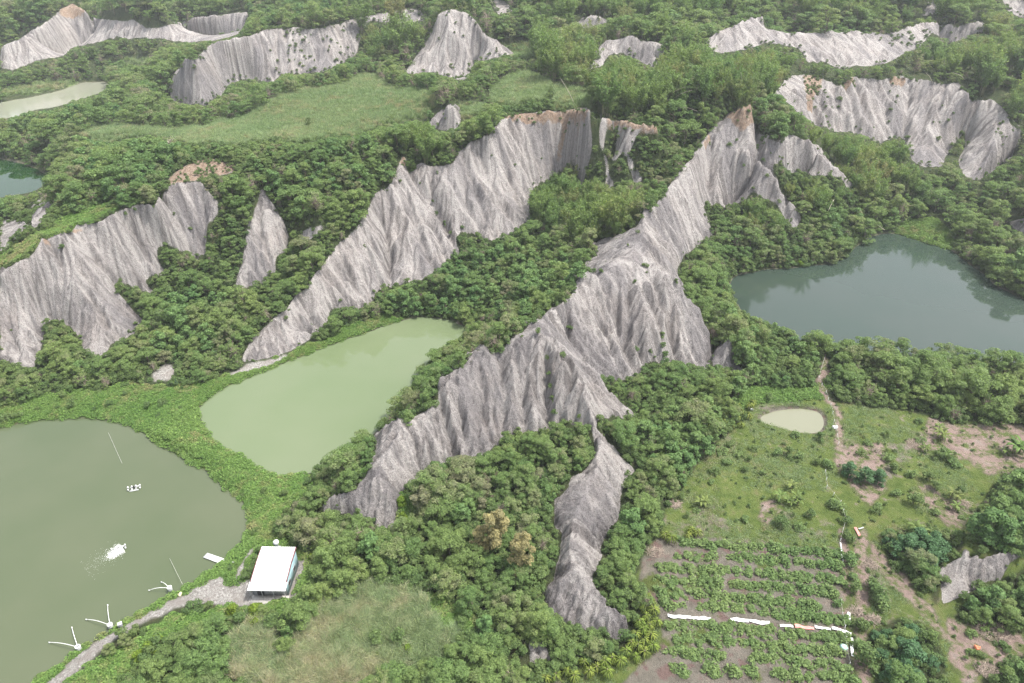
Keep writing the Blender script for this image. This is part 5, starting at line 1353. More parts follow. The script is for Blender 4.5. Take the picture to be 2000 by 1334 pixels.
# spray: drops thrown up and foam on the water
rg = np.random.default_rng(77); fx, fy, _ = W(216, 1083, 0.2); ax0, ay0, _ = W(236, 1072, 0.2)
ax_ = np.array([fx-ax0, fy-ay0]); L_ = np.linalg.norm(ax_); ax_ /= L_; nx_ = np.array([-ax_[1], ax_[0]])
n = 6500; u = np.abs(rg.normal(size=n))*1.1-0.3; w = rg.normal(size=n)*(0.62+0.1*np.clip(u, 0, 3))
zz = np.abs(rg.normal(size=n))*0.33*np.exp(-((u-0.4)/0.9)**2)+0.015
P = np.column_stack([ax0+ax_[0]*u*0.85+nx_[0]*w*0.7, ay0+ax_[1]*u*0.85+nx_[1]*w*0.7, zz]); mb = MB()
leaves(mb, P, unit(rg.normal(size=(n, 3))*0.3+np.array([0, 0, 1])), 0.09, rg, 0.7)
n = 240; u = rg.random(n)*4.5; w = rg.normal(size=n)*1.3
leaves(mb, np.column_stack([ax0+ax_[0]*u*1.3+nx_[0]*w-u*0.1, ay0+ax_[1]*u*1.3+nx_[1]*w, np.full(n, 0.02)]), np.tile([0, 0, 1.0], (n, 1)), 0.06, rg, 0.6)
sp = bpy.data.objects.new('water_spray', mb.mesh('water_spray', M['foam'])); col0.objects.link(sp); sp['kind'] = 'stuff'
# --- floating landing stage
q = [V3(W(*p)) for p in ((405, 1081, 0.25), (441, 1094, 0.25), (433, 1101, 0.25), (400, 1089, 0.25))]
ctr = sum(q)/4; e1 = q[1]-q[0]; rzj = math.atan2(e1[1], e1[0]); Lj = np.linalg.norm(e1)+0.3
stage = thing('landing_stage', (ctr[0], ctr[1], 0.0), 'narrow white floating landing stage off the grassy bank', 'jetty', None, rzj)
mb = MB()
for k in range(4): mb.box((0, -0.42+k*0.28, 0.25), (Lj, 0.25, 0.05))
part('deck', mb.mesh('deck', M['plasticw']), stage)
for sx in (-0.35, 0, 0.35):
    mb = MB(); mb.tube([(sx*Lj, -0.5, 0.08), (sx*Lj, 0.5, 0.08)], 0.14, 8); part('float', mb.mesh('float', M['bluep'] if False else M['greyplastic']), stage)
mb = MB(); mb.tube([(Lj/2-0.2, 0.3, 0.3), (Lj/2+2.3, -0.05, 1.3)], 0.04, 6); part('mooring_pole', mb.mesh('mooring_pole', M['plasticw']), stage)
# --- pond-side feeders: a drum with two white pipes reaching over the water
def feeder(X, Y, ends, label):
    x, y, z = locate(X, Y, 0.4); z = max(float(z), 0.35)
    o = thing('drum_feeder', (x, y, z), label, 'fish feeder', 'drum feeders on the pond bank')
    part('drum', lathe([(0.01, -0.3), (0.36, -0.3), (0.38, 0.2), (0.36, 0.62), (0.30, 0.66), (0.30, 0.5), (0.01, 0.45)], 18).mesh('drum', M['greyplastic'], False), o)
    part('rim', lathe([(0.28, 0.64), (0.41, 0.64), (0.41, 0.74), (0.28, 0.74), (0.28, 0.64)], 18).mesh('rim', M['plasticw'], False), o)
    mb = MB(); mb.box((0, 0, 0.71), (0.66, 0.07, 0.05)); mb.box((0, 0, 0.70), (0.07, 0.66, 0.05)); part('crossbar', mb.mesh('crossbar', M['steel']), o)
    for (ex, ey) in ends:
        e = V3(W(ex, ey, 0.25))-V3((x, y, z)); s0 = V3((0, 0, 0.45)); t = np.linspace(0, 1, 8)[:, None]
        c = s0+(e-s0)*t; c[:, 2] += 0.55*np.sin(t[:, 0]*math.pi)*0.7
        mb = MB(); mb.tube(c, 0.05, 8); pp = part('pipe', mb.mesh('pipe', M['plasticw']), o)
        mb = MB(); d = unit(e[None, :])[0]; mb.tube([c[-1]-d*0.15, c[-1]+d*0.12], 0.09, 8); part('pipe_end', mb.mesh('pipe_end', M['plasticw']), pp)
feeder(334, 1156, ((291, 1153), (315, 1137)), 'drum feeder with two white pipes, nearest the shed')
feeder(217, 1226, ((168, 1210), (210, 1182)), 'drum feeder with two white pipes, beside the dark metal box')
feeder(154, 1268, ((96, 1255), (140, 1226)), 'drum feeder with two white pipes, farthest from the shed')
x, y, z = locate(237, 1226)
bx_ = thing('control_box', (x, y, z), 'dark metal control box on legs beside the pale track', 'control box', None, 0.5)
mb = MB(); mb.box((0, 0, 0.65), (0.62, 0.5, 0.7)); part('cabinet', mb.mesh('cabinet', M['wallgrey']), bx_)
mb = MB(); mb.box((0, 0, 1.03), (0.72, 0.6, 0.06)); part('lid', mb.mesh('lid', M['plasticw']), bx_)
for sx in (-.25, .25):
    mb = MB(); mb.box((sx, 0, 0.1), (0.06, 0.4, 0.5)); part('leg', mb.mesh('leg', M['steel']), bx_)
def lump(name, X, Y, s, mat, label, cat, seed=0, flat=0.6):
    """a soft sagging bag or bundle."""
    x, y, z = locate(X, Y); rg = np.random.default_rng(seed)
    bm = __import__('bmesh').new(); __import__('bmesh').ops.create_icosphere(bm, subdivisions=3, radius=1)
    for v in bm.verts:
        k = 1+0.22*math.sin(v.co.x*4+seed)+0.15*math.sin(v.co.y*7+2*seed)+0.1*rg.normal()*0.3
        v.co = Vector((v.co.x*s[0]*k, v.co.y*s[1]*k, max(-0.1, (v.co.z+0.55)*s[2]*k)))
    me = bpy.data.meshes.new(name); bm.to_mesh(me); bm.free(); me.shade_smooth(); me.materials.append(M[mat])
    o = bpy.data.objects.new(name, me); col0.objects.link(o); o.location = (x, y, z+0.05)
    return tag(o, label, cat)
lump('sack', 352, 1163, (0.42, 0.3, 0.3), 'yellowish', 'cream feed sack lying where the track meets the bank', 'sack', 1)
lump('plastic_bundle', 344, 751, (0.35, 0.35, 0.75), 'bluep', 'small blue bundle at the edge of the thicket by the dike', 'bundle', 2)
lump('plastic_bundle', 345, 745, (0.3, 0.3, 0.35), 'plasticw', 'small white bundle just behind the blue bundle', 'bundle', 3)
lump('sack', 1907, 1268, (0.4, 0.34, 0.36), 'orange', 'orange sack among the dry branches in the clearing', 'sack', 4)
lump('plastic_bundle', 1630, 838, (0.5, 0.4, 0.5), 'plasticw', 'crumpled white bags beside the small brown pond', 'bags', 5)
lump('plastic_bundle', 1468, 801, (0.3, 0.25, 0.3), 'plasticw', 'white plastic scrap at the left tip of the brown pond', 'scrap', 6)
def cable(name, A, B, z0, z1, label, sag=0.3, r=0.03):
    a, b = V3(W(*A, z0)), V3(W(*B, z1)); t = np.linspace(0, 1, 10)[:, None]
    c = a+(b-a)*t; c[:, 2] -= sag*np.sin(t[:, 0]*math.pi)
    mb = MB(); mb.tube(c, r, 5); o = bpy.data.objects.new(name, mb.mesh(name, M['cord'])); col0.objects.link(o); tag(o, label, 'cable')
cable('cable', (331, 1091), (356, 1141), 0.2, 1.4, 'thin pale cable from the bank to the spraying aerator', 0.1, 0.022)
cable('cable', (211, 845), (238, 905), 0.3, 0.3, 'thin pale cable across the upper grey pond', 0.1, 0.022)
# --- white sheets along the crop row
def sheet(X0, Y0, X1, Y1, wpx, mat, label, seed):
    x0, y0, z0 = locate(X0, Y0); x1, y1, z1 = locate(X1, Y1); rg = np.random.default_rng(seed)
    L = math.hypot(x1-x0, y1-y0); n = max(4, int(L/0.22)); m = 6; d = np.array([(x1-x0)/L, (y1-y0)/L]); pn = np.array([-d[1], d[0]])
    u = np.linspace(0, L, n+1); Vv = []
    for k, uu in enumerate(u):
        ww = wpx*0.72*(0.75+0.5*vnoise(np.array([uu]), np.array([seed*3.3]), 0.7)[0]); oc = 0.35*(vnoise(np.array([uu]), np.array([seed*7.7]), 1.1)[0]-0.5)
        for j in range(m+1):
            vv = (j/m-0.5)*ww+oc; px, py = x0+d[0]*uu+pn[0]*vv, y0+d[1]*uu+pn[1]*vv
            Vv.append((px, py, float(ground_z(np.array([px]), np.array([py]))[0])+0.12+0.22*abs(float(vnoise(np.array([uu*1.0]), np.array([vv+seed]), 0.35)[0]))))
    F = [(k*(m+1)+j, (k+1)*(m+1)+j, (k+1)*(m+1)+j+1, k*(m+1)+j+1) for k in range(n) for j in range(m)]
    c = np.mean(Vv, 0); me = bpy.data.meshes.new('plastic_sheet'); me.from_pydata([tuple(V3(v)-c) for v in Vv], [], F); me.materials.append(M[mat])
    md = None
    o = bpy.data.objects.new('plastic_sheet', me); col0.objects.link(o); o.location = c
    s_ = o.modifiers.new('thickness', 'SOLIDIFY'); s_.thickness = 0.02
    tag(o, label, 'plastic sheet', 'plastic sheets in the crop field')
for k, a in enumerate([
 (1304, 1205, 1350, 1208, 0.8, 'plasticw', 'leftmost length of white sheet across the crop rows'), (1352, 1208, 1388, 1212, 0.75, 'plasticw', 'second length of white sheet from the left, before a bush gap'),
 (1427, 1211, 1462, 1214, 0.85, 'plasticw', 'white sheet length just right of the bush gap'), (1464, 1214, 1503, 1219, 0.75, 'plasticw', 'white sheet length in the middle of the strip'),
 (1523, 1223, 1549, 1226, 0.6, 'plasticw', 'short white sheet just left of the faded red one'), (1552, 1224, 1589, 1228, 0.7, 'pink', 'faded red sheet in the white strip between the bushes'),
 (1591, 1226, 1622, 1231, 0.75, 'plasticw', 'white sheet length just right of the faded red one'), (1624, 1229, 1643, 1233, 0.7, 'plasticw', 'second to last white sheet at the right of the strip'),
 (1644, 1235, 1662, 1242, 0.9, 'plasticw', 'tilted white sheet at the right end of the strip'), (1657, 1198, 1660, 1217, 0.7, 'plasticw', 'upright white sheet just above the right end of the strip'),
 (1641, 1062, 1645, 1104, 0.3, 'plasticw', 'narrow white sheet along the upper right field edge'), (1662, 1247, 1666, 1284, 0.55, 'plasticw', 'torn white sheet running down the lower right field edge'),
 (1671, 1032, 1680, 1052, 0.6, 'pink', 'small red sheet at the top of the field track'), (1676, 1035, 1686, 1033, 0.4, 'greyplastic', 'small grey board lying beside the red sheet')]): sheet(*a, seed=k+1)
# --- pale aqua sunshade in the field
x, y, z = locate(1645, 1272); sh_ = thing('sunshade', (x, y, z), 'pale aqua sunshade on a pole near the lower right field edge', 'sunshade')
mb = lathe([(0.02, 1.35), (0.3, 1.25), (0.62, 0.98), (0.58, 0.96), (0.3, 1.2), (0.02, 1.3)], 10); part('canopy', mb.mesh('canopy', M['aqua']), sh_)
mb = MB(); mb.tube([(0, 0, -0.2), (0, 0, 1.3)], 0.025, 6); part('pole', mb.mesh('pole', M['plasticw']), sh_)
# --- stake fences
def fence(pix, label, every=2.2, hh=1.1):
    P = [V3(locate(*p)) for p in pix]; o = thing('stake_fence', tuple(P[0]), label, 'fence'); o0 = P[0]
    tops = []
    for a, b in zip(P[:-1], P[1:]):
        k = max(1, int(np.linalg.norm(b-a)/every))
        for i in range(k):
            p = a+(b-a)*i/k; z = float(ground_z(p[:1], p[1:2])[0]); mb = MB()
            mb.tube([(p[0]-o0[0], p[1]-o0[1], z-0.3-o0[2]), (p[0]-o0[0]+random.uniform(-.1, .1), p[1]-o0[1], z+hh-o0[2])], 0.045, 5); part('stake', mb.mesh('stake', M['plasticw']), o)
            tops.append((p[0]-o0[0], p[1]-o0[1], z+hh*0.8-o0[2]))
    mb = MB(); mb.tube(tops, 0.015, 4); part('string', mb.mesh('string', M['cord']), o)
fence([(1609, 705), (1598, 742), (1612, 770), (1622, 795), (1632, 842), (1640, 885)], 'row of pale stakes and string from the thicket path past the brown pond')
fence([(1611, 925), (1614, 955), (1640, 985), (1650, 1020), (1640, 1060), (1634, 1085)], 'row of pale stakes along the grass above the crop rows', 2.0)
fence([(1640, 1180), (1648, 1230), (1652, 1275), (1665, 1330)], 'row of pale stakes down the right side of the lower crop rows', 2.0)
# --- dry branches
def brush(X, Y, R, n, label, seed, flat=0.35):
    x, y, z = locate(X, Y); rg = np.random.default_rng(seed); mb = MB()
    for k in range(n):
        a = rg.random()*6.283; r = R*math.sqrt(rg.random()); b = rg.random()*6.283; L = 0.5+1.2*rg.random()
        c = np.array([math.cos(a)*r, math.sin(a)*r*0.7, 0.08+flat*rg.random()*(1-r/R*0.7)]); d = np.array([math.cos(b), math.sin(b), rg.normal()*0.18])*L/2
        mb.tube([c-d, c+rg.normal(size=3)*0.07, c+d], [0.035, 0.03, 0.012], 4)
    o = bpy.data.objects.new('brush_pile', mb.mesh('brush_pile', M['drywood'])); col0.objects.link(o); o.location = (x, y, z)
    tag(o, label, 'brush pile', 'piles of dry branches')
brush(1316, 985, 1.5, 150, 'reddish dry brush pile at the left edge of the grassy orchard', 1)
brush(1700, 1105, 1.5, 130, 'dry brush pile beside the field track, above the yellowish bush', 2)
brush(1672, 1195, 1.2, 90, 'dry brush pile between the crop rows and the field track', 3)
brush(1705, 1212, 1.2, 90, 'dry brush pile below the yellowish bush', 4)
brush(1945, 1235, 2.8, 260, 'wide heap of dry branches along the top of the clearing', 5)
brush(1930, 1310, 1.8, 190, 'dry brush heap at the bottom of the clearing', 6)
brush(1790, 868, 1.8, 120, 'dry stalks scattered above the bare ground of the orchard', 7, 0.2)
brush(1880, 985, 1.5, 110, 'dry fronds under the withered banana plant', 8)
brush(1712, 880, 1.0, 70, 'small heap of dry sticks in the upper orchard', 9)
brush(1280, 1080, 1.5, 110, 'dry brush at the upper left corner of the crop rows', 10)
# --- dead tree on the cliff top
x, y, z = locate(327, 296); rg = np.random.default_rng(3); mb = MB()
dt = thing('dead_tree', (x, y, z), 'bare white dead tree on the wooded cliff top', 'tree')
mb.tube([(0, 0, -0.4), (0.2, 0, 1.6), (0.5, 0, 3.0)], [0.22, 0.18, 0.14], 6); part('trunk', mb.mesh('trunk', M['palewood']), dt); mb = MB()
for k in range(16):
    a = rg.random()*6.283; L = 1.6+2.4*rg.random(); s0 = np.array([0.45, 0, 1.6+1.4*rg.random()]); d = np.array([math.cos(a), math.sin(a), 0.25+0.5*rg.random()])
    mid = s0+d*L*0.5+rg.normal(size=3)*0.2; e = s0+d*L+rg.normal(size=3)*0.35; mb.tube([s0, mid, e], [0.09, 0.07, 0.03], 5)
    for j in range(2): mb.tube([mid, mid+(e-mid)*0.6+rg.normal(size=3)*0.5], [0.05, 0.02], 4)
part('branches', mb.mesh('branches', M['palewood']), dt)
# --- bleached leaning culms
def culm(A, B, h0, h1, label):
    a, b = V3(locate(*A)), V3(locate(*B)); a[2] += h0; dist_ = np.linalg.norm(a)
    bb = V3(W(*B, a[2]+h1)) if h1 is not None else b+[0, 0, 0.3]
    if np.linalg.norm(bb-a) > 16: bb = a+(bb-a)*16/np.linalg.norm(bb-a)
    t = np.linspace(0, 1, 7)[:, None]; c = (bb-a)*t; c[:, 2] += 0.6*np.sin(t[:, 0]*math.pi)
    mb = MB(); mb.tube(c, np.linspace(0.10, 0.04, 7), 5); o = bpy.data.objects.new('bleached_culm', mb.mesh('bleached_culm', M['palewood'])); col0.objects.link(o); o.location = a
    tag(o, label, 'bamboo culm', 'bleached bamboo culms on the hills')
for c_ in [((1122, 206), (1094, 152), 0.3, 8, 'pale culm leaning out of the yellowing bamboo above the orange rim'), ((1052, 207), (1063, 246), 0.2, -7, 'pale culm hanging down over the left of the orange rim'), ((1040, 208), (1026, 236), 0.2, -5, 'pale culm hanging crosswise below the orange rim'),
 ((1048, 208), (1056, 250), 0.2, -8, 'thin culm hanging beside another over the orange rim'), ((1262, 238), (1231, 296), 0.5, -10, 'long pale culm lying down the overgrown slope right of the tall cliff'), ((1308, 208), (1352, 176), 2, 5, 'pale culm rising to the right above the overgrown slope'),
 ((1302, 202), (1338, 170), 2, 6, 'pale culm rising steeply beside another above the overgrown slope'), ((1316, 228), (1362, 217), 3, 2, 'nearly level pale culm above the overgrown slope'), ((1287, 236), (1309, 260), 0.8, -4, 'short pale culm on the overgrown slope'),
 ((1573, 174), (1546, 199), 0.3, -5, 'pale culm fallen across the upper left of the right cliff'), ((1573, 175), (1553, 206), 0.3, -6, 'second pale culm fanned out on the right cliff'), ((1575, 176), (1562, 208), 0.3, -6, 'lowest pale culm of the fan on the right cliff'),
 ((1973, 134), (1898, 148), 4, 0, 'long level pale culm at the far right above the right cliff'), ((1882, 166), (1861, 142), 2, 3, 'pale culm pointing up left above the right cliff'), ((1503, 138), (1517, 102), 3, 6, 'pale upright culm between the ridge and the far right cliff'),
 ((1450, 200), (1447, 140), 0.5, 11, 'pale upright culm above the orange capped spur'), ((1458, 200), (1468, 145), 0.5, 10, 'pale culm leaning right above the orange capped spur'), ((1627, 400), (1614, 420), 2, 2, 'pale culm in the hollow under the right cliff'),
 ((1990, 118), (1975, 160), 6, -5, 'pale culm leaning at the right edge of the picture'), ((1725, 460), (1680, 428), 2, 3, 'pale culm leaning over the far shore of the lake'), ((1820, 168), (1808, 142), 1, 5, 'pale culm standing at the rim of the right cliff'),
 ((955, 10), (990, 40), 3, -2, 'pale culm on the wooded hill at the top of the picture')]: culm(*c_)

# ------------------------------------------------------------------ single planted things
def at(kind, X, Y, s, label, group=None, seed=0, lift=0.0):
    x, y, z = locate(X, Y)
    R = random.Random(int(X*31+Y*17+seed))
    return plant(kind, R.randrange(100), x, y, z+lift-0.05, s, R.random()*6.283, label, group)
at('gold', 968, 1085, 1.25, 'tall golden olive tree in the thicket between the rock arms', 'golden trees between the rock arms')
at('gold', 1018, 1122, 1.1, 'smaller golden olive tree just right of the tall one', 'golden trees between the rock arms')
at('gold', 938, 1085, 0.8, 'lowest golden olive tree, just left of the tall one', 'golden trees between the rock arms')
for k, (X, Y, s, l) in enumerate([(459, 1200, 0.8, 'round lime green bush left of the pair below the shed'), (503, 1198, 0.95, 'largest lime green bush right below the shed'), (497, 1222, 0.85, 'lowest lime green bush below the shed'),
    (786, 985, 0.85, 'bright lime bush against the foot of the left rock arm'), (790, 1018, 0.8, 'lower bright lime bush at the foot of the left rock arm'), (800, 1280, 0.8, 'lime green bush in the dry grass below two dark bushes'), (741, 1283, 0.5, 'small lime green bush at the left of the dry grass'),
    (300, 1268, 1.1, 'wide yellow green bush below the pale track'), (278, 1285, 0.9, 'yellow green bush left of the wide one below the track'), (612, 1090, 0.6, 'small lime bush right behind the shed'), (1560, 518, 0.75, 'bright green bush on the far shore of the blue lake'), (1345, 850, 0.9, 'bright green bush in the thicket left of the orchard'), (905, 1195, 0.7, 'bright green bush at the edge of the glade')]): at('lime', X, Y, s, l, 'lime green bushes')
SH = [(736, 1255, 1.3, 'dark round bush in the dry grass, the left of two'), (785, 1255, 1.35, 'dark round bush in the dry grass, the right of two'),
 (507, 1082, 0.7, 'bush at the back left corner of the shed'), (500, 1095, 0.75, 'bush on the left side of the shed, second from the back'), (494, 1108, 0.8, 'bush on the left side of the shed, in the middle'), (488, 1120, 0.8, 'bush on the left side of the shed, second from the front'), (481, 1131, 0.7, 'bush at the front left of the shed'),
 (1098, 700, 0.8, 'green bush clinging to the dark face right of the front peak'), (1052, 652, 0.7, 'yellowish bush on top of the front peak'), (1068, 700, 0.5, 'topmost bush in the gully below the front peak'), (1072, 735, 0.6, 'second bush down the gully below the front peak'), (1075, 760, 0.6, 'third bush down the gully below the front peak'), (1078, 785, 0.65, 'fourth bush down the gully below the front peak'), (1082, 808, 0.7, 'lowest bush in the gully below the front peak'), (1131, 818, 0.6, 'lone bush on the saddle below the front peak'),
 (1292, 660, 0.75, 'upper bush in the gully of the right grey block'), (1294, 680, 0.85, 'middle bush in the gully of the right grey block'), (1298, 700, 0.95, 'lowest bush in the gully of the right grey block'), (1270, 690, 0.5, 'small bush left of the gully in the right grey block'),
 (1173, 533, 0.7, 'bush on the flat top of the dark grey block'), (1160, 532, 0.6, 'smaller bush on the flat top of the dark grey block'), (1320, 553, 0.6, 'bush on the outer corner of the right grey block'), (1245, 455, 0.5, 'bush on the crest of the grey massif'), (1226, 480, 0.45, 'small bush below the crest of the grey massif'),
 (1490, 316, 0.8, 'bush in the cleft between the two upper spurs'), (1478, 290, 0.7, 'bush high in the cleft between the two upper spurs'), (1499, 345, 0.7, 'bush low in the cleft between the two upper spurs'), (1524, 272, 0.9, 'dark bush on the saddle of the right upper spur'), (1425, 285, 0.8, 'dark bush under the orange capped spur'), (1438, 275, 0.6, 'small dark bush beside the orange soil of the spur'), (1452, 330, 0.6, 'bush on the pale knob of the upper spur'),
 (1112, 247, 0.6, 'small bush below the right end of the orange rim'), (1104, 263, 0.5, 'small bush beside the orange streak of the tall cliff'), (1006, 325, 0.5, 'small bush in the middle of the tall cliff'),
 (122, 486, 0.9, 'bush just below the crest of the big left cliff'), (845, 395, 0.6, 'upper bush in the cleft between the two middle cliffs'), (852, 418, 0.65, 'second bush in the cleft between the two middle cliffs'), (868, 440, 0.7, 'third bush in the cleft between the two middle cliffs'), (880, 458, 0.8, 'lowest bush in the cleft between the two middle cliffs'), (782, 358, 0.6, 'bush under the orange tip of the middle cliff'),
 (700, 75, 1.0, 'dark bush on the far grey ridge near its right end'), (706, 88, 0.8, 'lower dark bush on the far grey ridge near its right end'), (528, 100, 0.7, 'dark bush in the middle of the far grey ridge'), (540, 138, 0.8, 'dark bush at the foot of the far grey ridge'), (615, 120, 0.6, 'dark bush right of centre on the far grey ridge'),
 (380, 135, 1.0, 'bush on the shoulder of the far grey ridge'), (890, 45, 0.7, 'bush high on the far grey pyramid'), (888, 65, 0.7, 'bush on the upper face of the far grey pyramid'), (905, 72, 0.6, 'bush right on the face of the far grey pyramid'), (882, 135, 1.2, 'bush at the foot of the far grey pyramid'), (606, 248, 1.6, 'lone round bush standing in the meadow'), (1855, 300, 1.1, 'bush in the gully right of the right cliff'), (1868, 285, 1.2, 'second bush in the gully right of the right cliff'), (1875, 265, 1.1, 'third bush in the gully right of the right cliff'), (1740, 215, 0.7, 'bush halfway down the right cliff'), (1620, 300, 0.9, 'bush behind the right upper spur'), (1735, 240, 0.8, 'lower bush halfway down the right cliff')]
for X, Y, s, l in SH: at('shrub', X, Y, s, l, 'bushes on the rock and by the shed')
OR = [(1456, 1019, .95), (1524, 1028, 1.2), (1561, 1034, 1.0), (1580, 1010, .9), (1489, 927, .8), (1454, 921, .85), (1517, 888, .95), (1538, 890, 1.0), (1559, 894, .95), (1594, 908, 1.0), (1617, 912, 1.1), (1681, 889, .9), (1734, 897, 1.1), (1744, 920, 1.2), (1780, 930, 1.0), (1811, 938, 1.2), (1748, 967, .9), (1783, 985, 1.4),
 (1713, 992, .9), (1709, 1002, .85), (1632, 992, 1.3), (1653, 1024, .9), (1650, 1005, .7), (1653, 1056, 1.3), (1660, 1101, 1.3), (1664, 1154, 1.1), (1664, 1132, 1.0), (1709, 1168, 1.6), (1718, 1183, 1.4), (1678, 1228, 1.4), (1681, 1266, 1.1), (1686, 1302, 1.7), (1636, 1182, .8), (1825, 956, 1.1), (1825, 1003, .9), (1874, 964, 1.1), (1877, 1015, .7), (1846, 894, 1.3), (1862, 908, 1.2), (1825, 896, .9),
 (1695, 868, .8), (1730, 853, .7), (1552, 852, .95), (1599, 861, 1.0), (1797, 864, .9), (1425, 870, .9), (1440, 890, .9), (1470, 880, .8), (1420, 905, .9), (1395, 925, .9), (1390, 945, .8), (1330, 975, .7), (1410, 885, 1.0), (1462, 900, .8), (1360, 1000, .6), (1340, 1010, .6), (1895, 1240, .8), (1912, 1280, .7), (1893, 1275, .6), (1962, 1268, .8), (1793, 825, .9), (1700, 1150, 1.0)]
oi_ = label_plants([(k, X, Y-6, ('large ' if s > 1.15 else 'small ' if s < 0.85 else '')+'orchard bush') for k, (X, Y, s) in enumerate(OR)])
for k, (X, Y, s) in enumerate(OR): at('shrub' if k % 2 else 'crop', X, Y, s, oi_[k], 'bushes in the orchard')
for k, (X, Y, s, l) in enumerate([(1655, 930, .62, 'left of the three dark round trees in the orchard'), (1682, 942, .72, 'middle and lowest of the three dark round trees in the orchard'), (1712, 944, .62, 'right of the three dark round trees in the orchard'), (1765, 1082, .8, 'dark round tree left of two beside the field track'), (1803, 1098, .85, 'dark round tree right of two beside the field track')]):
    at('mango', X, Y, s, l, 'dark round trees of the farm')
for X, Y, s, l in [(1862, 1090, .8, 'bush at the left shoulder of the small grey bank'), (1915, 1082, .9, 'bush on top of the small grey bank, in the middle'), (1945, 1078, .8, 'bush on top of the small grey bank, right of the middle one'), (1985, 1076, 1.1, 'bush at the right end of the small grey bank'), (1842, 1140, .9, 'bush at the lower left of the small grey bank'), (1880, 1172, .9, 'bush at the foot of the small grey bank'), (1908, 1152, 1.0, 'bush at the lower right of the small grey bank')]: at('shrub', X, Y, s, l, 'bushes around the small grey bank')
BA = [(1838, 860, 1.0, 'banana plant on bare soil, tallest of the upper group'), (1834, 838, .7, 'small banana plant behind the tall one on bare soil'), (1806, 882, .7, 'low banana plant left of the tall one'), (1990, 885, 1.5, 'big banana plant at the right edge on pink soil'), (1962, 888, .8, 'small dry banana plant left of the big one'), (1545, 955, .9, 'banana plant highest in the middle orchard group'), (1522, 978, 1.0, 'banana plant left in the middle orchard group'), (1553, 980, .9, 'banana plant right in the middle orchard group'),
 (1376, 990, .9, 'lone banana plant in the left of the orchard'), (1856, 975, 1.0, 'banana plant in the right orchard patch'), (1866, 997, .9, 'withered banana plant in the right orchard patch'), (1786, 1040, 1.1, 'banana plant behind the dark round trees'), (1845, 895, .9, 'banana plant among bushes right of the orchard centre'), (1537, 985, .7, 'small banana plant lowest in the middle group')]
for X, Y, s, l in BA: at('banana', X, Y, s, l, 'banana plants in the orchard')
DR = [(1385, 838), (1400, 842), (1412, 832), (1425, 838), (1435, 822), (1445, 835), (1450, 812), (1462, 800), (1440, 800), (1462, 818), (1425, 808), (1412, 815), (1395, 826), (1470, 792),
 (1262, 1172), (1272, 1182), (1258, 1190), (1275, 1200), (1262, 1210), (1248, 1222), (1268, 1228), (1280, 1222), (1255, 1238), (1240, 1245), (1270, 1248), (1258, 1258), (1245, 1268), (1272, 1270), (1232, 1262), (1222, 1280), (1240, 1290), (1258, 1280), (1210, 1300), (1195, 1292), (1180, 1300), (1165, 1310), (1150, 1318), (1185, 1318), (1140, 1300),
 (1085, 1325), (1105, 1318), (1065, 1330), (1120, 1330), (1350, 1042), (1362, 1048), (1342, 1052), (1298, 1052), (1310, 1060)]
dl = label_plants([(k, X, Y-4, 'spiky dragon fruit plant') for k, (X, Y) in enumerate(DR)])
for k, (X, Y) in enumerate(DR): at('dragon', X, Y, 0.95+0.3*((k*7) % 5)/5, dl[k], 'dragon fruit plants', k)
# --- crop rows
ROWS = [(1, 'above', [((1328, 1066), (1632, 1088))]), (2, 'above', [((1322, 1091), (1388, 1094)), ((1426, 1094), (1634, 1112))]), (3, 'above', [((1290, 1114), (1328, 1116)), ((1342, 1117), (1380, 1119)), ((1390, 1118), (1642, 1140))]),
 (4, 'above', [((1290, 1140), (1395, 1146)), ((1402, 1146), (1640, 1164))]), (5, 'above', [((1288, 1163), (1310, 1165)), ((1324, 1165), (1592, 1188))]), (6, 'above', [((1300, 1188), (1375, 1192)), ((1392, 1192), (1415, 1194)), ((1430, 1193), (1556, 1211)), ((1566, 1207), (1650, 1218))]),
 (1, 'below', [((1306, 1228), (1362, 1232)), ((1376, 1228), (1420, 1234)), ((1434, 1236), (1494, 1242)), ((1505, 1238), (1594, 1252)), ((1606, 1250), (1650, 1254))]), (2, 'below', [((1326, 1251), (1418, 1258)), ((1430, 1262), (1478, 1266)), ((1480, 1266), (1630, 1278))]),
 (3, 'below', [((1308, 1280), (1404, 1290)), ((1470, 1292), (1490, 1294)), ((1512, 1292), (1545, 1298)), ((1566, 1300), (1600, 1304)), ((1615, 1304), (1655, 1310))]), (4, 'below', [((1314, 1314), (1330, 1316)), ((1380, 1310), (1408, 1318)), ((1428, 1316), (1472, 1320)), ((1514, 1322), (1540, 1326)), ((1556, 1326), (1580, 1330)), ((1600, 1328), (1660, 1334))])]
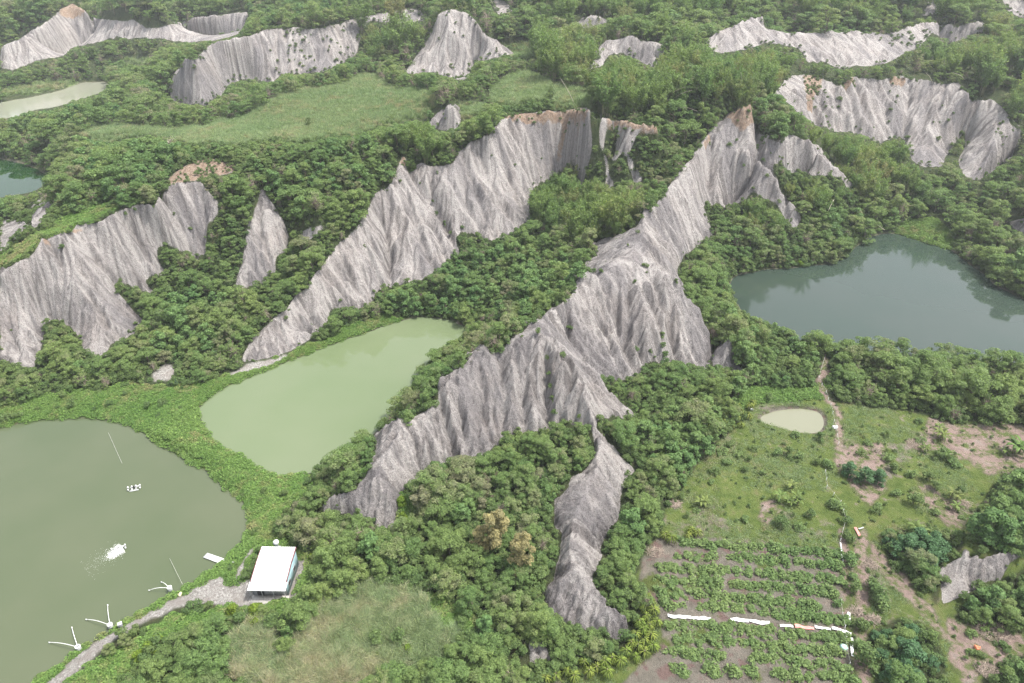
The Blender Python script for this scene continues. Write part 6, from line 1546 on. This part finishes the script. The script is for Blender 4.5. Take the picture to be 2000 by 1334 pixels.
OW = ['first', 'second', 'third', 'fourth', 'fifth', 'sixth', 'seventh', 'eighth', 'ninth', 'tenth', 'eleventh', 'twelfth', 'thirteenth', 'fourteenth', 'fifteenth', 'sixteenth', 'seventeenth', 'eighteenth', 'nineteenth', 'twentieth']
OW += ['twenty-'+w for w in OW[:9]]+['thirtieth']+['thirty-'+w for w in OW[:9]]
for rn, side, segs in ROWS:
    pos = []
    for (X0, Y0), (X1, Y1) in segs:
        k = max(1, int(round((X1-X0)/(15.0 if side == 'above' else 17.0))))
        for i in range(k+1):
            if i and random.random() < 0.06: continue
            pos.append((X0+(X1-X0)*i/k+random.uniform(-3, 3), Y0+(Y1-Y0)*i/k+random.uniform(-1.5, 1.5)))
    pos.sort()
    nth = (7-rn) if side == 'above' else rn
    for i, (X, Y) in enumerate(pos):
        at('crop', X, Y, 0.98+0.3*random.random(), f"{OW[i]} fruit bush from the left in the {OW[nth-1]} crop row {side} the white sheets", 'fruit bushes in the crop rows', i)

# --- tall bamboo standing up in front of the far cliffs
TB = [(1425, 132, 1.1), (1462, 130, 1.2), (1500, 140, 1.15), (1540, 135, 1.0), (1598, 148, .8), (1650, 142, .75), (1722, 146, .8), (1780, 146, 1.0), (1800, 142, 1.15), (1836, 150, 1.1), (1868, 152, 1.1), (1905, 170, 1.1), (1180, 150, 1.0), (1222, 138, .9), (1262, 150, 1.0), (1300, 150, 1.1), (1345, 130, 1.15), (1385, 140, 1.1), (1100, 190, 1.0), (1135, 200, .9), (1052, 206, .6), (985, 212, .6), (1488, 448, .8), (1510, 455, .7), (1555, 380, .9), (1600, 385, .9), (1645, 380, 1.0), (1690, 330, 1.0), (1740, 320, 1.0), (1085, 372, 1.0), (1120, 350, .9), (1060, 420, 1.0), (1180, 430, 1.0), (1140, 440, 1.1)]
tl = label_plants([(k, X, Y-10, ('large ' if s_ > 1.05 else 'small ' if s_ < 0.75 else '')+'feathery bamboo plume') for k, (X, Y, s_) in enumerate(TB)])
for k, (X, Y, s_) in enumerate(TB): at('bamboo', X, Y, s_, tl[k], 'bamboo plumes by the cliffs', k)
